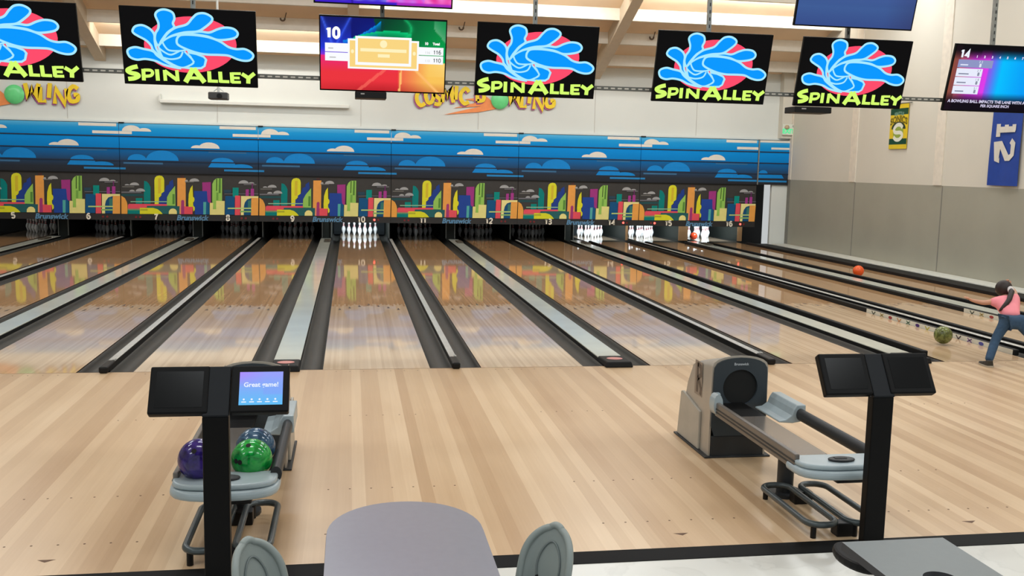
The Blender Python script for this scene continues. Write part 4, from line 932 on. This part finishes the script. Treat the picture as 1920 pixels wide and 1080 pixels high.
    # leg, foot rails
    MB().tube([(.0, -.81, 0.0), (.0, -.81, .375)], .062, 16, ry=.05).build('leg', m_charc, t, smooth=50)
    MB().tube([(.0, -.81, 0.0), (.0, -.81, .02)], .12, 20).build('leg_base', m_charc, t, smooth=40)
    for xa, xb in ((-.20, -.02), (.05, .225)):
        y0, y1, z = -1.57, -.87, .08; r = .08; pts = []
        for cx, cy, a0 in ((xb-r, y1-r, 0), (xa+r, y1-r, 90), (xa+r, y0+r, 180), (xb-r, y0+r, 270)):
            for k in range(6): a = math.radians(a0+k*18); pts.append((cx+r*math.cos(a), cy+r*math.sin(a), z))
        fr = MB().tube(pts, .019, 10, closed=True).build('foot_rail', m_tube, t, smooth=50)
        for yy in (y0+.02, y1-.03): 
            MB().tube([(xa+.03, yy, 0), (xa+.03, yy, .075)], .017, 8).build('rubber_foot', m_black, fr)
    for yy in (-1.56, -1.02): MB().box(-.03, yy, .0, .09, yy+.08, .08).build('rail_bracket', m_black, t, bevel=.006)
    return t
ball_return((CX[9]+CX[10])/2, 'ball return rack loaded with bowling balls behind the left terminal')
ball_return((CX[11]+CX[12])/2, 'empty silver ball return rack with a dark round opening, on the right')

# ------------------------------------------------------------------ bowling balls
def swirl(name, c1, c2, c3, rough=0.12):
    m, t, b = nt(name); N = t.nodes.new; K = t.links.new
    tc = N('ShaderNodeTexCoord'); n = N('ShaderNodeTexNoise'); n.inputs['Scale'].default_value = 9; n.inputs['Detail'].default_value = 4; n.inputs['Distortion'].default_value = 2.2
    K(tc.outputs['Object'], n.inputs['Vector']); r = N('ShaderNodeValToRGB'); e = r.color_ramp.elements
    e[0].position = .32; e[0].color = lin(c1); e[1].position = .68; e[1].color = lin(c3); x = e.new(.5); x.color = lin(c2)
    K(n.outputs['Fac'], r.inputs[0]); K(r.outputs[0], b.inputs['Base Color']); b.inputs['Roughness'].default_value = rough
    return m
BR = .1085
def ball(loc, mat, label, holes=None, group=None):
    b = MB().sphere((0, 0, 0), BR, 40).build('bowling_ball', mat, smooth=180, loc=loc); tag(b, label, 'bowling ball', group)
    if holes:
        for h in holes:
            d = Vector(h).normalized(); q = d.to_track_quat('Z', 'Y')
            mb = MB(); mb.prism([(.0135*math.cos(a*PI/8), .0135*math.sin(a*PI/8)) for a in range(16)], lambda x, y, dd: tuple(d*(BR-.0006+dd) + q @ Vector((x, y, 0))), .0008)
            mb.build('finger_hole', m_dark, b)
    return b
gx = (CX[9]+CX[10])/2
ball((-.785, -4.52, .474), swirl('green_swirl', (8, 92, 34), (18, 150, 62), (60, 176, 80)), 'bright green bowling ball on the front of the left rack', [(-.62, -.68, .12), (-.44, -.8, .1), (-.1, -.52, .84)])
ball((-.785, -4.298, .474), swirl('blue_swirl', (24, 46, 66), (44, 78, 106), (80, 108, 132)), 'dark blue bowling ball tucked behind the green one')
ball((-1.037, -4.635, .5145), swirl('purple_swirl', (26, 18, 66), (44, 30, 104), (62, 44, 128)), 'deep purple bowling ball on the rack, half hidden by the terminal post', [(-.12, -.74, .62)])
ball((6.875, 1.0, BR+.012), swirl('olive_swirl', (56, 62, 22), (98, 104, 48), (132, 140, 78), .25), 'olive green bowling ball just released onto the lane beside the child')
ball((9.82, 8.4, BR+.001), M('ball_orange', (232, 92, 36), 0.2), 'orange bowling ball rolling midway down the lane by the right wall')
ball((9.775, 17.9, BR+.001), M('ball_red', (196, 62, 30), 0.25), 'red orange bowling ball in front of the pins under number sixteen')

# ------------------------------------------------------------------ touch-screen terminals
m_term = M('terminal_black', (4, 4, 5), 0.45, spec=0.15); m_term2 = M('terminal_slate', (16, 20, 25), 0.45, spec=0.2); m_glass = M('screen_glass', (10, 10, 10), 0.2, spec=0.12)
def great_game(u, v):
    c = mix((96, 190, 246), (150, 160, 250), v*1.1); c = mix(c, (170, 140, 250), max(0, (v-.55))*max(0, .6-u)*4)
    if v < .62-.12*math.sin(u*3.2) and v > .3 and u > .55: c = mix(c, (130, 160, 248), .5)
    return c
def terminal(x, y, hx, label, lit):
    t = thing('scoring_terminal', (x, y, -.03), label, 'terminal', 'scoring terminals')
    MB().box(-.06, -.02, 0, .06, .04, .90).build('post', m_term, t, bevel=.006)
    MB().box(-.14, -.16, 0, .14, .18, .02).build('base_plate', m_term, t, bevel=.005)
    hd = bpy.data.objects.new('head', None); COL.objects.link(hd); hd.parent = t; hd.location = (hx, 0.0, .905); hd.rotation_euler = (-math.radians(33), 0, 0)
    hd.empty_display_size = .1
    MB().box(-.06-hx, -.024, -.015, .062-hx, .012, .235).build('neck', m_term2, hd, bevel=.006)
    for s in (-1, 1):
        a = -.318 if s < 0 else .05
        d = MB().box(a, -.03, 0, a+.268, .02, .235).build('display', m_term, hd, bevel=.008)
    # visible screens are set into the two displays
    for s, k in ((-1, 0), (1, 1)):
        a = -.318 if s < 0 else .05
        if lit and s > 0:
            mb = MB(); cols = picture(mb, lambda p, q, d2: (a+.139+p, -.0312-d2, .118+q), .20, .165, 30, 24, great_game, 0.0)
            sc = mb.build('lit_screen', picture_mat('lit_picture'), hd, col=cols)
            mb = MB(); pal = Pal(); text(mb, 'Great game!', .032, lambda X, Y, Z: (a+.139+X, -.0325, .135+Y), pal((240, 246, 255), 1.0), bold=.0006)
            for j in range(5):
                cx = a+.062+j*.036; mb.add([(cx-.011, -.0325, .048), (cx+.011, -.0325, .048), (cx+.011, -.0325, .053), (cx-.011, -.0325, .053)], [(0, 1, 2, 3)], pal((236, 244, 255), 1.0))
                mb.poly([(cx+.005*math.cos(i*PI/4), -.0325, .063+.005*math.sin(i*PI/4)) for i in range(8)], pal((236, 244, 255), 1.0))
            mb.build('screen_writing', pal.mats, hd)
        else:
            MB().box(a+.03, -.0312, .03, a+.242, -.0302, .208).build('dark_screen', m_glass, hd)
    return t
terminal(-.885, -5.13, .015, 'black twin-screen terminal with a lit blue great game display', True)
terminal(2.553, -5.0, -.012, 'black twin-screen terminal with both displays dark', False)

# ------------------------------------------------------------------ tables and chairs
m_tab = M('table_grey', (140, 141, 151), 0.32, var=0.02, scale=30); m_tab2 = M('table_grey_cool', (118, 125, 126), 0.38, var=0.02, scale=30)
m_edge = M('table_edge', (44, 46, 52), 0.5); m_chair = M('chair_grey', (140, 150, 148), 0.38, var=0.03)
t = thing('dining_table', (-.062, -6.85, -.03), 'grey table with a rounded end between two grey chairs', 'table')
pts = [(.29, -.75), (.29, .60)]
for k in range(1, 24):
    a = PI*k/24; ca, sa = math.cos(a), math.sin(a); e = 2/2.08
    pts.append((.29*abs(ca)**e*(1 if ca > 0 else -1), .62+.325*sa**e))
pts += [(-.29, .60), (-.29, -.75)]
MB().prism(pts, lambda a, b, d: (a, b, .73-d), .004).build('table_top', m_tab, t)
MB().prism([(a*1.004, b*1.003) for a, b in pts], lambda a, b, d: (a, b, .7255-d), .03).build('edge_band', m_edge, t)
MB().box(-.05, -.25, 0.02, .05, .25, .695).build('pedestal', m_edge, t, bevel=.01)
MB().box(-.2, -.42, 0, .2, .42, .02).build('base', m_edge, t, bevel=.008)
def chair(x, y, ang, label):
    t = thing('dining_chair', (x, y, -.03), label, 'chair', 'grey moulded chairs', (0, 0, ang))
    # local: sitter faces +Y; shell back leans to -Y
    def shell(fn, nu, nv, th):
        mb = MB(); A = []; Bk = []
        for j in range(nv+1):
            for i in range(nu+1):
                p = Vector(fn(i/nu*2-1, j/nv)); e = .002
                du = Vector(fn(min(1, i/nu*2-1+e), j/nv))-Vector(fn(max(-1, i/nu*2-1-e), j/nv)); dv = Vector(fn(i/nu*2-1, min(1, j/nv+e)))-Vector(fn(i/nu*2-1, max(0, j/nv-e)))
                nn = du.cross(dv); nn = nn.normalized() if nn.length > 1e-12 else Vector((0, 1, 0))
                A.append(p); Bk.append(p-nn*-th)
        m = nu+1; N_ = m*(nv+1); fs = []
        for j in range(nv):
            for i in range(nu):
                a = j*m+i; fs += [(a, a+1, a+m+1, a+m), (N_+a+m, N_+a+m+1, N_+a+1, N_+a)]
        for i in range(nu): fs += [(i+1, i, N_+i, N_+i+1), (nv*m+i, nv*m+i+1, N_+nv*m+i+1, N_+nv*m+i)]
        for j in range(nv): fs += [(j*m, (j+1)*m, N_+(j+1)*m, N_+j*m), ((j+1)*m+nu, j*m+nu, N_+j*m+nu, N_+(j+1)*m+nu)]
        mb.add(A+Bk, fs); return mb
    def back(s, v):
        t_ = max(0, (v-.62)/.38); k = max(.04, (1-t_**2.6))**.5; w = .105*k*(.92+.08*v); rim = .012*k*k*max(0, abs(s)-.82)/.18
        return (s*w, -.16-.10*v+.022*s*s*k*k+rim, .44+.405*v-.008*s*s*v)
    shell(back, 18, 30, .012).build('backrest', m_chair, t, smooth=70)
    vv = [k/20 for k in range(16)]+[.75+.25*math.sin(PI/2*k/12) for k in range(1, 13)]
    rim = [back(-1, v) for v in vv]+[back(-1+k/4, 1) for k in range(1, 8)]+[back(1, v) for v in vv[::-1]]
    MB().tube([(a, b-.004, c) for a, b, c in rim], .013, 8).build('rim', m_chair, t, smooth=70)
    ring = []
    for k in range(33): a = 2*PI*k/32; s, v = .48*math.cos(a), .66+.21*math.sin(a); p = back(s, v); ring.append((p[0], p[1]+.003, p[2]))
    MB().tube(ring[:-1], .0035, 6, closed=True).build('embossed_ring', M('chair_shadow', (112, 122, 122), 0.45), t, smooth=70)
    for s, v in ((.0, .5), (.42, .56)):
        p = back(s, v); MB().sphere((p[0], p[1]+.002, p[2]), .006, 8).build('hole_dot', m_dark, t)  # small holes in the shell, their dark inside set as black beads
    def seat(s, v): return (s*.20*(1-.1*v), -.2+.4*(1-v)+0*s, .42+.03*s*s+.03*(v-.5)**2*2-.02)
    shell(lambda s, v: (s*.2, .2-.38*v, .425+.03*s*s+.05*v*v), 12, 12, -.012).build('seat', m_chair, t, smooth=70)
    MB().tube([(0, 0, 0), (0, 0, .41)], .03, 12).tube([(0, 0, 0), (0, 0, .015)], .17, 20).tube([(0, -.02, .41), (0, -.17, .47)], .02, 8).build('pedestal', m_edge, t, smooth=50)
    return t
chair(-.40, -6.72, math.radians(-130), 'grey moulded plastic chair on the left side of the rounded table')
chair(.245, -6.70, math.radians(130), 'grey moulded plastic chair on the right side of the rounded table')
t = thing('side_table', (1.745, -6.85, -.03), 'flat grey table with a cut-out hole in the bottom right corner', 'table')
def tp(a, b, d): return (a, b, .725-d)
n = 40; hole = [(-.025+.058*math.cos(2*PI*k/n), .005+.058*math.sin(2*PI*k/n)) for k in range(n)]
def sq(a):
    dx, dy = math.cos(a), math.sin(a); cands = []
    for lim, comp in ((.205, dx), (-.205, dx)):
        if comp*lim > 0: cands.append(lim/comp)
    for lim, comp in ((.38, dy), (-.42, dy)):
        if comp*lim > 0: cands.append(lim/comp)
    k = min(cands); return (dx*k, -.03+dy*k)
o2 = [sq(2*PI*k/n) for k in range(n)]
ca = [math.atan2(y_, x_)/(2*PI)*n for x_, y_ in ((.205, .38), (-.205, .38), (-.205, -.42), (.205, -.42))]
for a_, (x_, y_) in zip(ca, ((.205, .35), (-.205, .35), (-.205, -.45), (.205, -.45))): o2[int(round(a_)) % n] = (x_, y_)
V = [tp(a, b, 0) for a, b in hole]+[tp(a, b, 0) for a, b in o2]+[tp(a, b, .03) for a, b in hole]+[tp(a, b, .03) for a, b in o2]
mb = MB()
for k in range(n):
    j = (k+1) % n; mb.f += [[k, j, n+j, n+k][::-1], [2*n+k, 2*n+j, 3*n+j, 3*n+k]]; mb.m += [0, 1]
    mb.f += [[n+k, n+j, 3*n+j, 3*n+k], [k, 2*n+k, 2*n+j, j]]; mb.m += [1, 1]
mb.v = V; mb.build('table_top', [m_tab2, m_edge], t)
MB().box(-.05, -.3, .02, .05, -.2, .69).build('pedestal', m_edge, t); MB().box(-.18, -.4, 0, .18, -.05, .02).build('base', m_edge, t)
s = MB().prism([(0.075*math.cos(a*PI/12), .13*math.sin(a*PI/12)) for a in range(24)], lambda a, b, d: (1.642+a, -6.436+b, .585+d), .035).build('folded_seat', m_black2, bevel=.012)
tag(s, 'dark rounded seat pad tucked under the left edge of the cut-out table', 'seat')
# ------------------------------------------------------------------ the child bowling
def skin(name, joints, edges, mat, parent, root=0, sub=2, loose=()):
    """one continuous surface grown on connected joints: (x, y, z, radius)"""
    me = bpy.data.meshes.new(name); me.from_pydata([j[:3] for j in joints], edges, [])
    o = bpy.data.objects.new(name, me); COL.objects.link(o); o.parent = parent
    md = o.modifiers.new('skin', 'SKIN'); md.branch_smoothing = 0.6; md.use_smooth_shade = True
    for i, j in enumerate(joints):
        sv = me.skin_vertices[0].data[i]; r = j[3] if isinstance(j[3], tuple) else (j[3], j[3]); sv.radius = r; sv.use_root = (i == root)
    s = o.modifiers.new('sub', 'SUBSURF'); s.levels = sub; s.render_levels = sub
    me.materials.append(mat); return o
m_skin = M('skin', (206, 152, 124), 0.55); m_tee = M('tee_pink', (252, 150, 160), 0.8); m_jean = M('jeans_blue', (48, 76, 104), 0.8, var=0.15, scale=30)
m_hair = M('hair_dark', (38, 24, 20), 0.5); m_shoe = M('shoe_dark', (52, 48, 40), 0.5); m_sole = M('shoe_sole', (176, 166, 150), 0.6)
m_band = M('scrunchie_white', (226, 222, 222), 0.7); m_under = M('shirt_grey', (150, 166, 182), 0.8)
ORG = (6.585, -.28, 0)
t = thing('person', ORG, 'child in a pink tee and blue jeans leaning forward after bowling', 'person')
# joints in metres from the left foot; +Y is down the lane
J = {'pelvis': (.314, .10, .493), 'waist': (.347, .17, .56), 'chest': (.394, .27, .635), 'neckb': (.413, .35, .695), 'neck': (.427, .39, .72), 'head': (.435, .44, .790),
     'lsh': (.275, .33, .668), 'lel': (.154, .38, .645), 'lwr': (.041, .42, .667), 'rsh': (.52, .33, .69), 'rel': (.60, .47, .75), 'rwr': (.625, .58, .80),
     'lhip': (.245, .10, .475), 'lkn': (.155, .12, .28), 'lan': (.0, .0, .08), 'rhip': (.392, .09, .475), 'rkn': (.50, -.06, .29), 'ran': (.62, -.30, .12)}
HX, HY, HZ = J['head']
jn = []; ix = {}
def addj(k, r): ix[k] = len(jn); jn.append(J[k]+(r,))
for k, r in (('pelvis', .075), ('waist', .06), ('chest', .065), ('neckb', .045), ('neck', .034), ('lsh', .035), ('lel', .029), ('lwr', .020), ('rsh', .035), ('rel', .029), ('rwr', .020),
             ('lhip', .06), ('lkn', .032), ('lan', .020), ('rhip', .06), ('rkn', .032), ('ran', .020)): addj(k, r)
ed = [('pelvis', 'waist'), ('waist', 'chest'), ('chest', 'neckb'), ('neckb', 'neck'), ('chest', 'lsh'), ('lsh', 'lel'), ('lel', 'lwr'), ('chest', 'rsh'), ('rsh', 'rel'), ('rel', 'rwr'),
      ('pelvis', 'lhip'), ('lhip', 'lkn'), ('lkn', 'lan'), ('pelvis', 'rhip'), ('rhip', 'rkn'), ('rkn', 'ran')]
ed = [(ix[a], ix[b]) for a, b in ed]
def chain(start, pts, rs):
    p = start
    for q, r in zip(pts, rs): jn.append(tuple(q)+(r,)); ed.append((p, len(jn)-1)); p = len(jn)-1
    return p
# hands: palm then five fingers
def hand(wr, d, side, up):
    w = Vector(J[wr]); d = Vector(d).normalized(); up = Vector(up).normalized(); sd = d.cross(up).normalized()*side
    palm = chain(ix[wr], [w+d*.03], [.019])
    k = chain(palm, [w+d*.055], [(.020)])
    for q, ln in ((-.021, .034), (-.008, .040), (.006, .038), (.019, .030)):
        b = w+d*.06+sd*q; chain(k, [b+d*ln*.45, b+d*ln*.8-up*.004, b+d*ln-up*.010], [.0065, .006, .005])
    chain(palm, [w+d*.04-sd*.026+up*.006, w+d*.062-sd*.036+up*.008], [.0075, .006])
hand('lwr', (-.86, .2, .42), 1, (.4, -.3, .8)); hand('rwr', (-.35, .45, .75), -1, (-.6, -.6, .2))
# head grown from the neck
chain(ix['neck'], [(HX, HY-.01, HZ-.035), (HX, HY+.005, HZ), (HX, HY+.02, HZ+.045)], [.055, .075, .05])
body = skin('body', jn, ed, m_skin, t, root=0, sub=2)
# face and ears (turned down the lane)
for s in (-1, 1): MB().sphere((HX+s*.076, HY+.015, HZ-.012), .018, 10, sc=(.5, .8, 1.2)).build('ear', m_skin, body, smooth=180)
for s in (-1, 1): MB().sphere((HX+s*.03, HY+.078, HZ-.004), .010, 10).build('eye', m_pin, body, smooth=180)
MB().sphere((HX, HY+.086, HZ-.022), .013, 10, sc=(.8, 1, 1.2)).build('nose', m_skin, body, smooth=180)
MB().sphere((HX, HY+.07, HZ-.047), .016, 10, sc=(1.3, .5, .4)).build('mouth', M('lip', (178, 92, 88), .5), body, smooth=180)
# hair: cap, ponytail, scrunchie
MB().sphere((HX-.003, HY-.006, HZ+.012), .092, 24, sc=(.98, 1.0, 1.02)).build('hair_cap', m_hair, t, smooth=180)
MB().tube([(HX+.02, HY-.085, HZ+.005), (HX-.0, HY-.14, HZ-.01), (HX-.045, HY-.185, HZ-.045), (HX-.085, HY-.225, HZ-.085), (HX-.125, HY-.24, HZ-.125), (HX-.16, HY-.24, HZ-.165), (HX-.185, HY-.235, HZ-.195), (HX-.2, HY-.23, HZ-.215)], [.024, .030, .029, .027, .025, .022, .016, .006], 12).build('ponytail', m_hair, t, smooth=180)
scr = MB().lathe([(.022, -.016), (.042, -.014), (.05, 0), (.042, .014), (.022, .016)], 18).build('scrunchie', m_band, t, smooth=180)
scr.rotation_euler = (1.2, 0, .35); scr.location = (HX+.022, HY-.092, HZ+.004)
# clothes follow the body
def part(keys, rs, edges, name, mat, root=0, extra=()):
    jj = [J[k]+(r,) if isinstance(k, str) else tuple(k)+(r,) for k, r in zip(keys, rs)]
    return skin(name, jj, edges, mat, t, root)
lm = tuple((J['lsh'][i]*.45+J['lel'][i]*.55) for i in range(3)); rm = tuple((J['rsh'][i]*.45+J['rel'][i]*.55) for i in range(3))
part(['waist', 'chest', 'neckb', 'lsh', lm, 'rsh', rm, (.318, .11, .495)], [(.115, .095), (.118, .10), (.07, .06), (.068, .068), .05, (.068, .068), .05, (.108, .098)], [(7, 0), (0, 1), (1, 2), (1, 3), (3, 4), (1, 5), (5, 6)], 'tee_shirt', m_tee, 1)
part(['pelvis', 'lhip', 'lkn', (.003, .003, .05), 'rhip', 'rkn', (.615, -.29, .115)], [(.092, .085), .07, .052, .045, .07, .052, .045], [(0, 1), (1, 2), (2, 3), (0, 4), (4, 5), (5, 6)], 'jeans', m_jean, 0)
for nm, x, y, z, rt in (('l', .0, .03, 0, -.1), ('r', .625, -.33, .05, -.4)):
    sh = MB().add([], [])
    prof2 = [(-.085, .035), (-.06, .045), (0, .04), (.06, .044), (.10, .036), (.118, .015)]
    for (ya, wa), (yb, wb2) in zip(prof2, prof2[1:]):
        ha, hb = (.075 if ya < .0 else .055-ya*.2), (.075 if yb < .0 else .055-yb*.2)
        sh.add([(-wa,ya,.018),(wa,ya,.018),(wb2,yb,.018),(-wb2,yb,.018),(-wa*.7,ya,ha),(wa*.7,ya,ha),(wb2*.7,yb,hb),(-wb2*.7,yb,hb)], [(0,3,2,1),(4,5,6,7),(0,1,5,4),(1,2,6,5),(2,3,7,6),(3,0,4,7)])
    o = sh.build('shoe', m_shoe, t, bevel=.01); o.location = (x, y, z); o.rotation_euler = (-.35 if nm == 'r' else 0, 0, rt)
    sl = MB().prism([(-.037, -.09), (.037, -.09), (.046, -.04), (.043, .06), (.03, .11), (0, .125), (-.03, .11), (-.043, .06), (-.046, -.04)], lambda a, b, d: (a, b, .001+d), .017)
    sl.build('sole', m_sole, o)
